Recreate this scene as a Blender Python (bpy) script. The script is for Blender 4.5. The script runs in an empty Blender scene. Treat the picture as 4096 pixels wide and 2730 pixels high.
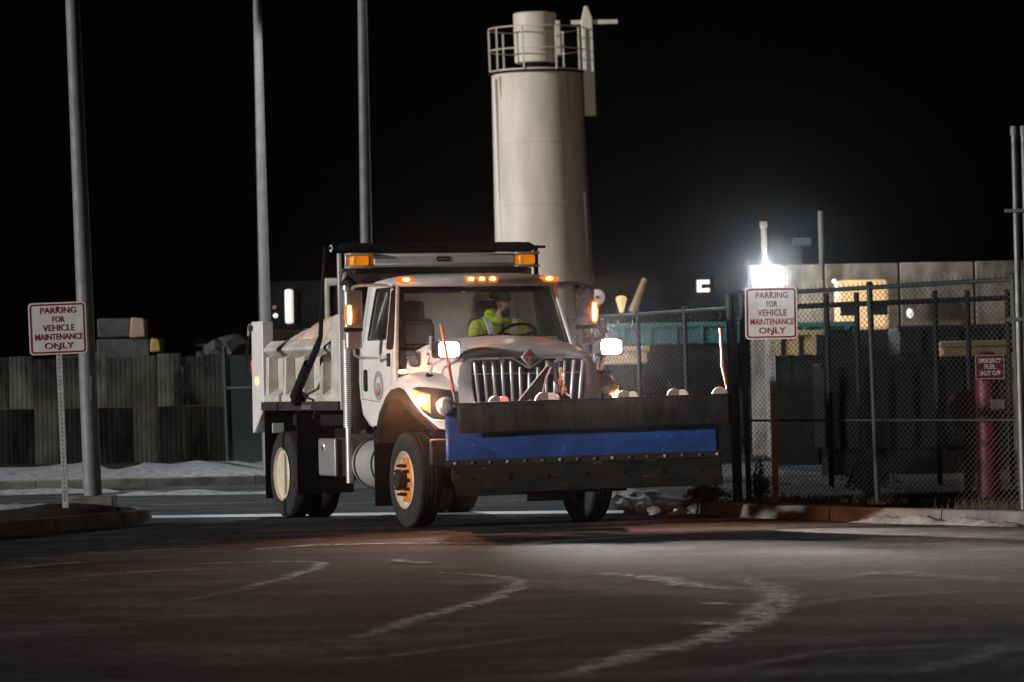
import bpy, bmesh, math, random
from mathutils import Vector, Matrix, noise
R = math.radians
random.seed(11)
SC = bpy.context.scene
COL = SC.collection

# ------------------------------------------------------------------ camera
F_PX, CXP, CYP, HORIZON, ROLL, CAM_H = 15360.0, 2048.0, 1365.0, 1540.0, .02, 1.55   # photo pixels (4096 wide)
PITCH = math.atan((HORIZON - CYP) / F_PX)
cam_data = bpy.data.cameras.new('camera')
cam = bpy.data.objects.new('camera', cam_data); COL.objects.link(cam)
cam_data.lens = 135; cam_data.sensor_width = 36; cam_data.clip_start = .5; cam_data.clip_end = 3000
cam.matrix_world = Matrix.Translation((0, 0, CAM_H)) @ Matrix.Rotation(R(90) + PITCH, 4, 'X') @ Matrix.Rotation(-ROLL, 4, 'Z')
cam_data.dof.use_dof = True; cam_data.dof.focus_distance = 41.6; cam_data.dof.aperture_fstop = 3.6
SC.camera = cam

# ------------------------------------------------------------------ night sky, key light, exposure
SUN_DIR = Vector((-.87, -.46, .165)).normalized()          # towards the light
w = bpy.data.worlds.new('World'); SC.world = w; w.use_nodes = True
nt = w.node_tree
sky = nt.nodes.new('ShaderNodeTexSky'); sky.sky_type = 'NISHITA'; sky.sun_disc = False
sky.sun_elevation = math.asin(SUN_DIR.z); sky.sun_rotation = math.atan2(SUN_DIR.x, SUN_DIR.y)
nt.links.new(sky.outputs[0], nt.nodes['Background'].inputs[0])
nt.nodes['Background'].inputs[1].default_value = .0002
sl = bpy.data.lights.new('sun', 'SUN'); sl.energy = 3.0; sl.angle = R(2.0); sl.color = (1, .965, .925)
so = bpy.data.objects.new('sun', sl); COL.objects.link(so)
so.rotation_euler = SUN_DIR.to_track_quat('Z', 'Y').to_euler()
SC.view_settings.view_transform = 'Standard'; SC.view_settings.look = 'None'
SC.view_settings.exposure = 0; SC.view_settings.gamma = 1
SC.cycles.use_denoising = True
SC.cycles.max_bounces = 8; SC.cycles.transparent_max_bounces = 16
SC.cycles.sample_clamp_indirect = 4; SC.cycles.caustics_reflective = False; SC.cycles.caustics_refractive = False

# ------------------------------------------------------------------ pixel -> place
def ray(px, py):
    dx, dy = px - CXP, CYP - py
    c, s = math.cos(ROLL), math.sin(ROLL)
    u, v = dx * c + dy * s, -dx * s + dy * c
    cp, sp = math.cos(PITCH), math.sin(PITCH)
    return Vector((u, F_PX * cp - v * sp, F_PX * sp + v * cp))
def at(px, py, Y):
    d = ray(px, py); return Vector((0, 0, CAM_H)) + d * (Y / d.y)
def gnd(px, py, z=0.):
    d = ray(px, py); return Vector((0, 0, CAM_H)) + d * ((z - CAM_H) / d.z)

# ------------------------------------------------------------------ materials
MATS = {}
def mat(name, col=(.5, .5, .5), rough=.5, metal=0., var=0., scale=4., bump=0., bscale=None, col2=None, stretch=None,
        emit=None, estr=0., spec=.5, coat=0., detail=6., speck=None):
    m = bpy.data.materials.new(name); m.use_nodes = True
    n, l = m.node_tree.nodes, m.node_tree.links
    b = n['Principled BSDF']
    b.inputs['Base Color'].default_value = (*col, 1)
    b.inputs['Roughness'].default_value = rough; b.inputs['Metallic'].default_value = metal
    b.inputs['Specular IOR Level'].default_value = spec; b.inputs['Coat Weight'].default_value = coat
    if emit: b.inputs['Emission Color'].default_value = (*emit, 1); b.inputs['Emission Strength'].default_value = estr
    if var or bump:
        tc = n.new('ShaderNodeTexCoord'); mp = n.new('ShaderNodeMapping')
        l.new(tc.outputs['Object'], mp.inputs[0])
        if stretch: mp.inputs['Scale'].default_value = stretch
    if var:
        nz = n.new('ShaderNodeTexNoise'); nz.inputs['Scale'].default_value = scale; nz.inputs['Detail'].default_value = detail
        nz.inputs['Roughness'].default_value = .62
        l.new(mp.outputs[0], nz.inputs[0])
        rp = n.new('ShaderNodeValToRGB')
        c2 = col2 or tuple(c * (1 - var) for c in col)
        rp.color_ramp.elements[0].position = .36; rp.color_ramp.elements[0].color = (*c2, 1)
        rp.color_ramp.elements[1].position = .64; rp.color_ramp.elements[1].color = (*col, 1)
        l.new(nz.outputs[0], rp.inputs[0]); l.new(rp.outputs[0], b.inputs['Base Color'])
        mr = n.new('ShaderNodeMapRange'); mr.inputs[3].default_value = min(1, rough + .15); mr.inputs[4].default_value = max(.02, rough - .1)
        l.new(nz.outputs[0], mr.inputs[0]); l.new(mr.outputs[0], b.inputs['Roughness'])
    if speck:      # sparse chips and spatter: (colour, scale, threshold)
        sz = n.new('ShaderNodeTexNoise'); sz.inputs['Scale'].default_value = speck[1]; sz.inputs['Detail'].default_value = 4; sz.inputs['Roughness'].default_value = .7
        l.new(mp.outputs[0], sz.inputs[0])
        sm = n.new('ShaderNodeMapRange'); sm.inputs[1].default_value = speck[2]; sm.inputs[2].default_value = speck[2] + .06
        l.new(sz.outputs[0], sm.inputs[0])
        sx = n.new('ShaderNodeMix'); sx.data_type = 'RGBA'; l.new(sm.outputs[0], sx.inputs[0])
        l.new(b.inputs['Base Color'].links[0].from_socket, sx.inputs[6]); sx.inputs[7].default_value = (*speck[0], 1)
        l.new(sx.outputs[2], b.inputs['Base Color'])
    if bump:
        bz = n.new('ShaderNodeTexNoise'); bz.inputs['Scale'].default_value = bscale or scale * 6; bz.inputs['Detail'].default_value = 5
        l.new(mp.outputs[0], bz.inputs[0])
        bp = n.new('ShaderNodeBump'); bp.inputs['Strength'].default_value = bump; bp.inputs['Distance'].default_value = .02
        l.new(bz.outputs[0], bp.inputs['Height']); l.new(bp.outputs[0], b.inputs['Normal'])
    MATS[name] = m; return m
def glass(name, tint, refl=.6, rough=.03, dirt=.06):
    m = bpy.data.materials.new(name); m.use_nodes = True
    n, l = m.node_tree.nodes, m.node_tree.links
    n.remove(n['Principled BSDF']); out = n['Material Output']
    tr = n.new('ShaderNodeBsdfTransparent'); tr.inputs[0].default_value = (*tint, 1)
    gl = n.new('ShaderNodeBsdfGlossy'); gl.inputs['Roughness'].default_value = rough; gl.inputs[0].default_value = (refl, refl, refl, 1)
    df = n.new('ShaderNodeBsdfDiffuse'); df.inputs[0].default_value = (.5, .48, .45, 1)
    fr = n.new('ShaderNodeFresnel'); fr.inputs[0].default_value = 1.5
    m1 = n.new('ShaderNodeMixShader'); m2 = n.new('ShaderNodeMixShader')
    l.new(fr.outputs[0], m1.inputs[0]); l.new(tr.outputs[0], m1.inputs[1]); l.new(gl.outputs[0], m1.inputs[2])
    tc = n.new('ShaderNodeTexCoord'); nz = n.new('ShaderNodeTexNoise'); nz.inputs['Scale'].default_value = 3
    mr = n.new('ShaderNodeMapRange'); mr.inputs[1].default_value = .35; mr.inputs[2].default_value = .7; mr.inputs[4].default_value = dirt
    l.new(tc.outputs['Object'], nz.inputs[0]); l.new(nz.outputs[0], mr.inputs[0]); l.new(mr.outputs[0], m2.inputs[0])
    l.new(m1.outputs[0], m2.inputs[1]); l.new(df.outputs[0], m2.inputs[2]); l.new(m2.outputs[0], out.inputs[0])
    MATS[name] = m; return m

mat('paint', (.80, .795, .785), .36, var=.12, scale=3.2, col2=(.66, .64, .61), coat=.2, bump=.04, bscale=70, detail=12, speck=((.36, .33, .30), 16, .69))
mat('paint_bed', (.66, .63, .59), .5, var=.2, scale=3.5, col2=(.42, .38, .33), bump=.06, bscale=60, detail=12, speck=((.20, .15, .11), 12, .66))
mat('steel_dark', (.06, .06, .06), .55, .3, var=.4, scale=5, bump=.1, spec=.12)
mat('frame_black', (.016, .016, .017), .62, var=.4, scale=6, spec=.12)
mat('rubber', (.028, .028, .028), .85, var=.45, scale=14, bump=.5, bscale=120, col2=(.05, .047, .044), spec=.12)
mat('flap', (.012, .012, .013), .7, bump=.2, bscale=30, spec=.12)
mat('trim', (.014, .012, .012), .45, spec=.12)
mat('chrome', (.82, .82, .84), .18, .55, var=.2, scale=9)
mat('steel', (.5, .5, .5), .34, .55, var=.25, scale=7, bump=.05)
mat('alu', (.62, .62, .62), .42, .5, var=.2, scale=6, bump=.04)
mat('rim', (.74, .66, .52), .5, var=.25, scale=6, col2=(.55, .45, .32))
mat('rust_and_glow', (.86, .27, .03), .6, var=.5, scale=9, col2=(.50, .14, .015), bump=.3)  # rust, with the turn lamp's orange glow painted into the colour
mat('hub', (.02, .015, .012), .6, bump=.4)
mat('rubber_plow', (.012, .012, .012), .55, var=.5, scale=3, col2=(.035, .033, .03), stretch=(6, 1, 1), bump=.25, speck=((.10, .10, .10), 7, .66), spec=.12)
mat('blue', (.020, .075, .29), .4, var=.5, scale=2.5, col2=(.010, .034, .13), bump=.12, bscale=25, speck=((.26, .29, .33), 11, .645))
mat('blade', (.012, .014, .016), .55, .3, var=.6, scale=4, col2=(.028, .022, .017), stretch=(.6, 1, 2), bump=.35, speck=((.16, .10, .055), 6, .63), spec=.12)
mat('rust_bar', (.03, .027, .024), .7, .3, var=.7, scale=5, col2=(.06, .035, .02), bump=.4, spec=.12)
mat('marker_pink', (.7, .46, .38), .5, var=.2, scale=8)
mat('marker_orange', (.85, .10, .02), .4)
mat('white_flat', (.8, .8, .78), .5)
mat('salt', (.78, .62, .54), .95, var=.35, scale=5, col2=(.48, .34, .28), bump=.7, bscale=38)
mat('tarp', (.012, .012, .012), .6, bump=.6, bscale=12, spec=.12)
mat('seat', (.03, .026, .026), .9)
mat('amber_lens', (.75, .26, .01), .15, emit=(1, .28, .0), estr=.55, var=.6, scale=60, col2=(.35, .09, .0))
mat('amber_lit', (.9, .35, .03), .3, emit=(1, .24, .03), estr=60)
mat('amber_soft', (.35, .05, .0), .3, emit=(1, .15, .004), estr=1.3)
mat('red_lit', (.8, .1, .05), .3, emit=(1, .22, .06), estr=7)
mat('red_lens', (.5, .02, .02), .25)
mat('lamp_white', (.9, .9, .9), .3, emit=(1, .92, .84), estr=60)
mat('mirror', (.55, .5, .52), .08, 1.)
mat('housing', (.48, .46, .48), .25, .55, var=.3, scale=8)
mat('emblem_red', (.45, .02, .03), .3)
mat('ink', (.03, .025, .025), .5)
mat('seal', (.45, .40, .38), .5, var=.5, scale=60)
glass('windshield', (.88, .92, .88), .5, .06, .07)
glass('window', (.7, .75, .72), .9, .03, .05)

# ------------------------------------------------------------------ mesh builder
class MB:
    def __init__(s): s.v = []; s.f = []; s.uv = None
    def add(s, vs, fs):
        o = len(s.v); s.v += [tuple(p) for p in vs]; s.f += [tuple(i + o for i in f) for f in fs]; return s
    def box(s, x0, x1, y0, y1, z0, z1):
        return s.add([(x0, y0, z0), (x1, y0, z0), (x1, y1, z0), (x0, y1, z0), (x0, y0, z1), (x1, y0, z1), (x1, y1, z1), (x0, y1, z1)],
                     [(0, 3, 2, 1), (4, 5, 6, 7), (0, 1, 5, 4), (1, 2, 6, 5), (2, 3, 7, 6), (3, 0, 4, 7)])
    def prism(s, pts, a, b, axis='y', f=None):
        # pts 2-D; axis: the extrusion axis. y -> pts are (x,z); x -> (y,z); z -> (x,y)
        def mk(p, t): return {'y': (p[0], t, p[1]), 'x': (t, p[0], p[1]), 'z': (p[0], p[1], t)}[axis]
        n = len(pts)
        vs = [mk(p, a) for p in pts] + [mk(p, b) for p in pts]
        if f: vs = [f(v) for v in vs]
        return s.add(vs, [tuple(range(n))[::-1], tuple(range(n, 2 * n))] + [(i, (i + 1) % n, n + (i + 1) % n, n + i) for i in range(n)])
    def loft(s, rings, closed=True, cap=True):
        n = len(rings[0]); vs = [p for r in rings for p in r]; fs = []
        m = n if closed else n - 1
        for k in range(len(rings) - 1):
            for i in range(m):
                j = (i + 1) % n; fs.append((k * n + i, k * n + j, (k + 1) * n + j, (k + 1) * n + i))
        if cap and closed:
            fs.append(tuple(range(n))[::-1]); fs.append(tuple(range((len(rings) - 1) * n, len(rings) * n)))
        return s.add(vs, fs)
    def tube(s, pts, r, n=8, cap=True):
        pts = [Vector(p) for p in pts]; rs = r if isinstance(r, (list, tuple)) else [r] * len(pts)
        rings = []; up = None
        for i, p in enumerate(pts):
            a = pts[max(0, i - 1)]; b = pts[min(len(pts) - 1, i + 1)]
            d = (b - a).normalized()
            if up is None: up = d.orthogonal().normalized()
            up = (up - d * up.dot(d)); up = up.normalized() if up.length > 1e-6 else d.orthogonal().normalized()
            w_ = d.cross(up)
            rings.append([p + up * rs[i] * math.cos(2 * math.pi * k / n) + w_ * rs[i] * math.sin(2 * math.pi * k / n) for k in range(n)])
        return s.loft(rings, True, cap)
    def lathe(s, prof, c=(0, 0, 0), axis='y', n=32, cap=True):
        # prof: (radius, offset along axis)
        rings = []
        for r, t in prof:
            ring = []
            for k in range(n):
                a = 2 * math.pi * k / n; u, v = r * math.cos(a), r * math.sin(a)
                p = {'y': (u, t, v), 'x': (t, u, v), 'z': (u, v, t)}[axis]
                ring.append((c[0] + p[0], c[1] + p[1], c[2] + p[2]))
            rings.append(ring)
        return s.loft(rings, True, cap)
    def ball(s, c, r, n=12, m=8):
        rr = r if isinstance(r, (list, tuple)) else (r, r, r)
        rings = []
        for j in range(1, m):
            t = math.pi * j / m
            rings.append([(c[0] + rr[0] * math.sin(t) * math.cos(2 * math.pi * k / n), c[1] + rr[1] * math.sin(t) * math.sin(2 * math.pi * k / n), c[2] - rr[2] * math.cos(t)) for k in range(n)])
        return s.loft(rings)
    def build(s, name, m, parent=None, bevel=0., smooth=38, loc=None, seg=2):
        me = bpy.data.meshes.new(name); me.from_pydata([tuple(p) for p in s.v], [], s.f)
        bm = bmesh.new(); bm.from_mesh(me); bmesh.ops.recalc_face_normals(bm, faces=bm.faces); bm.to_mesh(me); bm.free()
        return link(name, me, m, parent, bevel, smooth, loc, seg)
def link(name, me, m, parent=None, bevel=0., smooth=38, loc=None, seg=2):
    if smooth:
        me.polygons.foreach_set('use_smooth', [True] * len(me.polygons)); me.set_sharp_from_angle(angle=R(smooth))
    if m: me.materials.append(MATS[m] if isinstance(m, str) else m)
    o = bpy.data.objects.new(name, me); COL.objects.link(o)
    if parent: o.parent = parent
    if loc: o.location = loc
    if bevel:
        b = o.modifiers.new('bevel', 'BEVEL'); b.width = bevel; b.segments = seg; b.limit_method = 'ANGLE'; b.angle_limit = R(35)
    return o
def tag(o, label=None, cat=None, group=None, kind=None):
    if label: o['label'] = label
    if cat: o['category'] = cat
    if group: o['group'] = group
    if kind: o['kind'] = kind
    return o
def thing(name, label, cat, loc=(0, 0, 0), rz=0., group=None):
    o = bpy.data.objects.new(name, None); COL.objects.link(o); o.empty_display_size = .1
    o.location = loc; o.rotation_euler = (0, 0, rz)
    return tag(o, label, cat, group)
def copy_tree(o, parent=None):
    c = o.copy(); COL.objects.link(c)
    if parent: c.parent = parent
    for ch in o.children: copy_tree(ch, c)
    return c
def holed(outer, holes, mapf, name, m, parent, thick=.03, cuts=(), bevel=0.):
    bm = bmesh.new()
    for loop in [outer] + list(holes):
        vs = [bm.verts.new((p[0], p[1], 0)) for p in loop]
        for i in range(len(vs)): bm.edges.new((vs[i], vs[(i + 1) % len(vs)]))
    bmesh.ops.triangle_fill(bm, use_beauty=True, use_dissolve=False, edges=bm.edges[:])
    for ax, t in cuts:
        bmesh.ops.bisect_plane(bm, geom=bm.verts[:] + bm.edges[:] + bm.faces[:], plane_co=((t, 0, 0) if ax == 0 else (0, t, 0)), plane_no=((1, 0, 0) if ax == 0 else (0, 1, 0)))
    for v in bm.verts: v.co = Vector(mapf(v.co.x, v.co.y))
    bmesh.ops.recalc_face_normals(bm, faces=bm.faces)
    me = bpy.data.meshes.new(name); bm.to_mesh(me); bm.free()
    o = link(name, me, m, parent, 0, 30)
    s = o.modifiers.new('solid', 'SOLIDIFY'); s.thickness = thick; s.offset = 0
    if bevel:
        b = o.modifiers.new('bevel', 'BEVEL'); b.width = bevel; b.segments = 2; b.limit_method = 'ANGLE'; b.angle_limit = R(50)
    return o
def text_mesh(body, size, bold=0., width=None, depth=.0015):
    cu = bpy.data.curves.new('text', 'FONT'); cu.body = body; cu.size = size; cu.align_x = 'CENTER'; cu.offset = bold; cu.extrude = depth; cu.resolution_u = 3
    o = bpy.data.objects.new('text', cu); COL.objects.link(o)
    dg = bpy.context.evaluated_depsgraph_get(); dg.update()
    me = bpy.data.meshes.new_from_object(o.evaluated_get(dg))
    bpy.data.objects.remove(o)
    xs = [v.co.x for v in me.vertices]; cx = (min(xs) + max(xs)) / 2; sc = (width / (max(xs) - min(xs))) if width else 1
    for v in me.vertices: v.co.x = (v.co.x - cx) * sc
    return me
def rnd_rect(hx, hy, r, n=5, cx=0., cy=0.):
    pts = []
    for (sx, sy, a0) in ((1, 1, 0), (-1, 1, 90), (-1, -1, 180), (1, -1, 270)):
        for k in range(n + 1):
            a = R(a0 + 90 * k / n); pts.append((cx + sx * (hx - r) + r * math.cos(a), cy + sy * (hy - r) + r * math.sin(a)))
    return pts
def lerp_tab(tab, x):
    if x <= tab[0][0]: return tab[0][1]
    for (a, va), (b, vb) in zip(tab, tab[1:]):
        if x <= b:
            t = (x - a) / (b - a); return va + (vb - va) * t
    return tab[-1][1]

# ================================================================== SETTING
def asphalt():
    m = mat('asphalt', (.045, .045, .046), .78)
    n, l = m.node_tree.nodes, m.node_tree.links; b = n['Principled BSDF']
    tc = n.new('ShaderNodeTexCoord')
    def noise_n(scale, st, det=6, rot=0.):
        mp = n.new('ShaderNodeMapping'); mp.inputs['Scale'].default_value = st; mp.inputs['Rotation'].default_value = (0, 0, rot)
        l.new(tc.outputs['Object'], mp.inputs[0])
        z = n.new('ShaderNodeTexNoise'); z.inputs['Scale'].default_value = scale; z.inputs['Detail'].default_value = det; z.inputs['Roughness'].default_value = .6
        l.new(mp.outputs[0], z.inputs[0]); return z
    big = noise_n(.35, (1, .6, 1)); streak = noise_n(1.1, (.55, .9, 1), 8, R(25)); fine = noise_n(55, (1, 1, 1), 3)
    r1 = n.new('ShaderNodeValToRGB'); e = r1.color_ramp.elements
    e[0].position = .35; e[0].color = (.012, .014, .017, 1); e[1].position = .68; e[1].color = (.040, .040, .041, 1)
    l.new(big.outputs[0], r1.inputs[0])
    r2 = n.new('ShaderNodeValToRGB'); e = r2.color_ramp.elements
    e[0].position = .47; e[0].color = (0, 0, 0, 1); e[1].position = .70; e[1].color = (.85, .85, .85, 1)
    l.new(streak.outputs[0], r2.inputs[0])
    mx = n.new('ShaderNodeMix'); mx.data_type = 'RGBA'
    l.new(r2.outputs[0], mx.inputs[0]); l.new(r1.outputs[0], mx.inputs[6]); mx.inputs[7].default_value = (.13, .13, .13, 1)
    r3 = n.new('ShaderNodeValToRGB'); e = r3.color_ramp.elements
    e[0].position = .36; e[0].color = (.3, .3, .3, 1); e[1].position = .68; e[1].color = (1.8, 1.8, 1.8, 1)
    l.new(fine.outputs[0], r3.inputs[0])
    mu = n.new('ShaderNodeMix'); mu.data_type = 'RGBA'; mu.blend_type = 'MULTIPLY'; mu.inputs[0].default_value = 1
    gr_ = noise_n(16, (1, 1, 1), 2); gm = n.new('ShaderNodeMapRange'); gm.inputs[1].default_value = .70; gm.inputs[2].default_value = .74; l.new(gr_.outputs[0], gm.inputs[0])
    gx = n.new('ShaderNodeMix'); gx.data_type = 'RGBA'; l.new(gm.outputs[0], gx.inputs[0]); l.new(mx.outputs[2], gx.inputs[6]); gx.inputs[7].default_value = (.40, .39, .38, 1); mx = gx
    md = noise_n(5.5, (1, 1, 1), 8); rm = n.new('ShaderNodeMapRange'); rm.inputs[1].default_value = .35; rm.inputs[2].default_value = .68; rm.inputs[3].default_value = .45; rm.inputs[4].default_value = 1.7; l.new(md.outputs[0], rm.inputs[0])
    m3 = n.new('ShaderNodeMix'); m3.data_type = 'RGBA'; m3.blend_type = 'MULTIPLY'; m3.inputs[0].default_value = 1; l.new(mx.outputs[2], m3.inputs[6]); l.new(rm.outputs[0], m3.inputs[7]); mx = m3
    l.new(mx.outputs[2], mu.inputs[6]); l.new(r3.outputs[0], mu.inputs[7]); l.new(mu.outputs[2], b.inputs['Base Color'])
    bp = n.new('ShaderNodeBump'); bp.inputs['Strength'].default_value = .6; bp.inputs['Distance'].default_value = .012
    bz = noise_n(38, (1, 1, 1), 4)
    l.new(bz.outputs[0], bp.inputs['Height']); l.new(bp.outputs[0], b.inputs['Normal'])
    mr = n.new('ShaderNodeMapRange'); mr.inputs[3].default_value = .85; mr.inputs[4].default_value = 1.0; b.inputs['Specular IOR Level'].default_value = .12
    l.new(big.outputs[0], mr.inputs[0]); l.new(mr.outputs[0], b.inputs['Roughness'])
asphalt()
mat('concrete', (.17, .165, .15), .85, var=.4, scale=3, col2=(.08, .075, .068), bump=.3, bscale=50, spec=.12)
mat('gutter', (.80, .82, .85), .6, var=.3, scale=2.2, col2=(.55, .56, .58), bump=.25, bscale=40, stretch=(1, 3, 1))
mat('soil', (.05, .04, .032), .95, var=.5, scale=3, bump=.8, bscale=20, spec=.12)
mat('snow', (.30, .30, .305), .8, var=.35, scale=7, col2=(.12, .118, .115), bump=.6, bscale=14)
mat('snow_clean', (.75, .78, .82), .7, var=.2, scale=8, bump=.6, bscale=16)
mat('wall_dark', (.022, .023, .022), .9, var=.8, scale=1.8, col2=(.002, .002, .002), stretch=(1.0, 1, .35), bump=.4, bscale=10, spec=.12)
mat('wall_pale', (.17, .17, .16), .85, var=.8, scale=.9, col2=(.010, .010, .010), stretch=(1, 1, .6), bump=.4, bscale=10, spec=.12)
mat('wall_streak', (.075, .076, .07), .85, var=.8, scale=.9, col2=(.003, .003, .003), stretch=(1, 1, .6), bump=.4, bscale=10, spec=.12)
mat('galv', (.17, .172, .176), .6, .2, var=.25, scale=6)
mat('galv_dark', (.16, .165, .17), .5, .5, var=.3, scale=8)
mat('fence_green', (.035, .05, .05), .55, .3, spec=.12)
mat('wire', (.035, .045, .045), .5, .5)
mat('cream', (.70, .64, .57), .6, var=.35, scale=1.6, col2=(.55, .49, .42), stretch=(1, 1, .25))
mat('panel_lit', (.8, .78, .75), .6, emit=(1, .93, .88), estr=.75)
mat('teal', (.018, .105, .10), .6, var=.4, scale=2)
mat('tan', (.36, .26, .13), .7, var=.3, scale=2)
mat('dark_thing', (.009, .010, .011), .7, var=.4, scale=2, spec=.12)
mat('conc_wall', (.30, .275, .24), .9, var=.7, scale=1.8, col2=(.07, .062, .052), stretch=(1, 1, .5), bump=.3, bscale=8, spec=.12)
mat('warm_glow', (.75, .5, .25), .5, emit=(1, .62, .28), estr=.55)

ground = MB().add([(-400, -60, 0), (400, -60, 0), (400, 900, 0), (-400, 900, 0)], [(0, 1, 2, 3)]).build('ground', 'asphalt', smooth=0)
tag(ground, kind='structure')

def strip(name, path, width, z, m, parent=None, jitter=0.):
    path = [Vector((p[0], p[1], 0)) for p in path]; vs = []; fs = []
    for i, p in enumerate(path):
        d = (path[min(i + 1, len(path) - 1)] - path[max(i - 1, 0)]).normalized(); q = Vector((-d.y, d.x, 0))
        wd = width[i] if isinstance(width, list) else width
        vs += [p + q * (wd / 2 + random.uniform(-jitter, jitter)) + Vector((0, 0, z)), p - q * (wd / 2 + random.uniform(-jitter, jitter)) + Vector((0, 0, z))]
    for i in range(len(path) - 1): fs.append((2 * i, 2 * i + 1, 2 * i + 3, 2 * i + 2))
    return MB().add(vs, fs).build(name, m, parent, smooth=0)
gut = strip('gutter', [(-4.9, 47.75), (-3.2, 47.35), (-1.1, 46.85), (.6, 46.3), (1.6, 45.85)], .95, .004, 'gutter'); tag(gut, kind='structure')

def kerb(path, name):
    """concrete kerb laid as separate stones along a path; each stone a child"""
    root = bpy.data.objects.new(name, None); COL.objects.link(root); tag(root, kind='structure')
    pts = [Vector((p[0], p[1])) for p in path]; fine = []
    for a, b in zip(pts, pts[1:]):
        k = max(1, int((b - a).length / .1))
        fine += [a.lerp(b, i / k) for i in range(k)]
    fine.append(pts[-1])
    for _ in range(12): fine = [fine[0]] + [(fine[i - 1] + fine[i] * 2 + fine[i + 1]) / 4 for i in range(1, len(fine) - 1)] + [fine[-1]]
    step = 18
    for k in range(0, len(fine) - 1, step):
        seg = fine[k:k + step + 1]
        if len(seg) < 3: continue
        rings = []
        for i, p in enumerate(seg):
            d = (seg[min(i + 1, len(seg) - 1)] - seg[max(i - 1, 0)]).normalized(); q = Vector((-d.y, d.x))
            sh = .008 if i in (0, len(seg) - 1) else 0
            p = p + d * (sh if i == 0 else -sh)
            j = .004 * noise.noise((p.x * 2, p.y * 2, 0))
            rings.append([(p.x, p.y, -.05), (p.x + q.x * (.02), p.y + q.y * .02, .135 + j), (p.x + q.x * .04, p.y + q.y * .04, .15 + j), (p.x + q.x * .16, p.y + q.y * .16, .15 + j), (p.x + q.x * .16, p.y + q.y * .16, -.05)])
        MB().loft(rings).build('kerb_stone', 'concrete', root)
    return fine
def verge(fine, extra, name, top=.13, mound=None):
    bm = bmesh.new()
    out = []
    for i, p in enumerate(fine):
        d = (fine[min(i + 1, len(fine) - 1)] - fine[max(i - 1, 0)]).normalized(); q = Vector((-d.y, d.x)); out.append(p + q * .155)
    loop = [(p.x, p.y) for p in out[::3]] + extra
    vs = [bm.verts.new((x, y, top)) for x, y in loop]
    f = bm.faces.new(vs); bmesh.ops.triangulate(bm, faces=[f])
    for _ in range(4): bmesh.ops.subdivide_edges(bm, edges=[e for e in bm.edges if e.calc_length() > .35], cuts=1); bmesh.ops.triangulate(bm, faces=bm.faces[:])
    for v in bm.verts:
        z = .03 * noise.noise(v.co * 1.7) + .02 * noise.noise(v.co * 6)
        if not v.is_boundary:
            v.co.z += z
            if mound: v.co.z += mound(v.co.x, v.co.y)
    bmesh.ops.recalc_face_normals(bm, faces=bm.faces)
    me = bpy.data.meshes.new(name); bm.to_mesh(me); bm.free()
    return tag(link(name, me, 'soil', smooth=60), kind='structure')
lf = kerb([(-7.6, 36.5), (-6.4, 39.6), (-5.5, 42.4), (-4.75, 44.6), (-4.35, 45.8), (-4.4, 46.8), (-5.2, 47.9), (-8, 48.6), (-14, 49.2)], 'left_kerb')
verge(lf, [(-14, 36.5)], 'left_verge', mound=lambda x, y: .12 * math.exp(-((x + 5.3) ** 2 + (y - 45.4) ** 2) / .9))
rf = kerb([(.9, 56), (1.45, 50), (1.85, 46.5), (2.15, 44.4), (2.75, 42.9), (3.8, 41.3), (5.25, 39.3), (8.5, 34.8)], 'right_kerb')
verge(rf, [(12, 34.8), (12, 56)], 'right_verge')

# salt dust lines left by tyres, thin and patchy, soft at the sides
def salt_mat(name, col, dens):
    m = bpy.data.materials.new(name); m.use_nodes = True; n, l = m.node_tree.nodes, m.node_tree.links
    b = n['Principled BSDF']; b.inputs['Base Color'].default_value = (*col, 1); b.inputs['Roughness'].default_value = .95; b.inputs['Specular IOR Level'].default_value = .2
    uv = n.new('ShaderNodeUVMap'); uv.uv_map = 'UVMap'
    sx = n.new('ShaderNodeSeparateXYZ'); l.new(uv.outputs[0], sx.inputs[0])
    def math_n(op, a, bb=None):
        k = n.new('ShaderNodeMath'); k.operation = op
        for i, q in enumerate((a, bb)):
            if q is None: continue
            if isinstance(q, (int, float)): k.inputs[i].default_value = q
            else: l.new(q, k.inputs[i])
        return k.outputs[0]
    across = math_n('MULTIPLY', math_n('MULTIPLY', sx.outputs[1], math_n('SUBTRACT', 1, sx.outputs[1])), 4)
    along = math_n('POWER', math_n('MULTIPLY', math_n('MULTIPLY', sx.outputs[0], math_n('SUBTRACT', 1, sx.outputs[0])), 4), .5)
    tc = n.new('ShaderNodeTexCoord'); nz = n.new('ShaderNodeTexNoise'); nz.inputs['Scale'].default_value = 7; nz.inputs['Detail'].default_value = 10; nz.inputs['Roughness'].default_value = .75
    l.new(tc.outputs['Object'], nz.inputs[0])
    mr = n.new('ShaderNodeMapRange'); mr.inputs[1].default_value = .43; mr.inputs[2].default_value = .66; l.new(nz.outputs[0], mr.inputs[0])
    a = math_n('MULTIPLY', math_n('MULTIPLY', math_n('POWER', across, 1.6), along), math_n('MULTIPLY', mr.outputs[0], dens))
    l.new(a, b.inputs['Alpha']); MATS[name] = m
salt_mat('salt_line', (.78, .77, .76), 1.6); salt_mat('salt_faint', (.5, .5, .5), .6)
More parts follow.
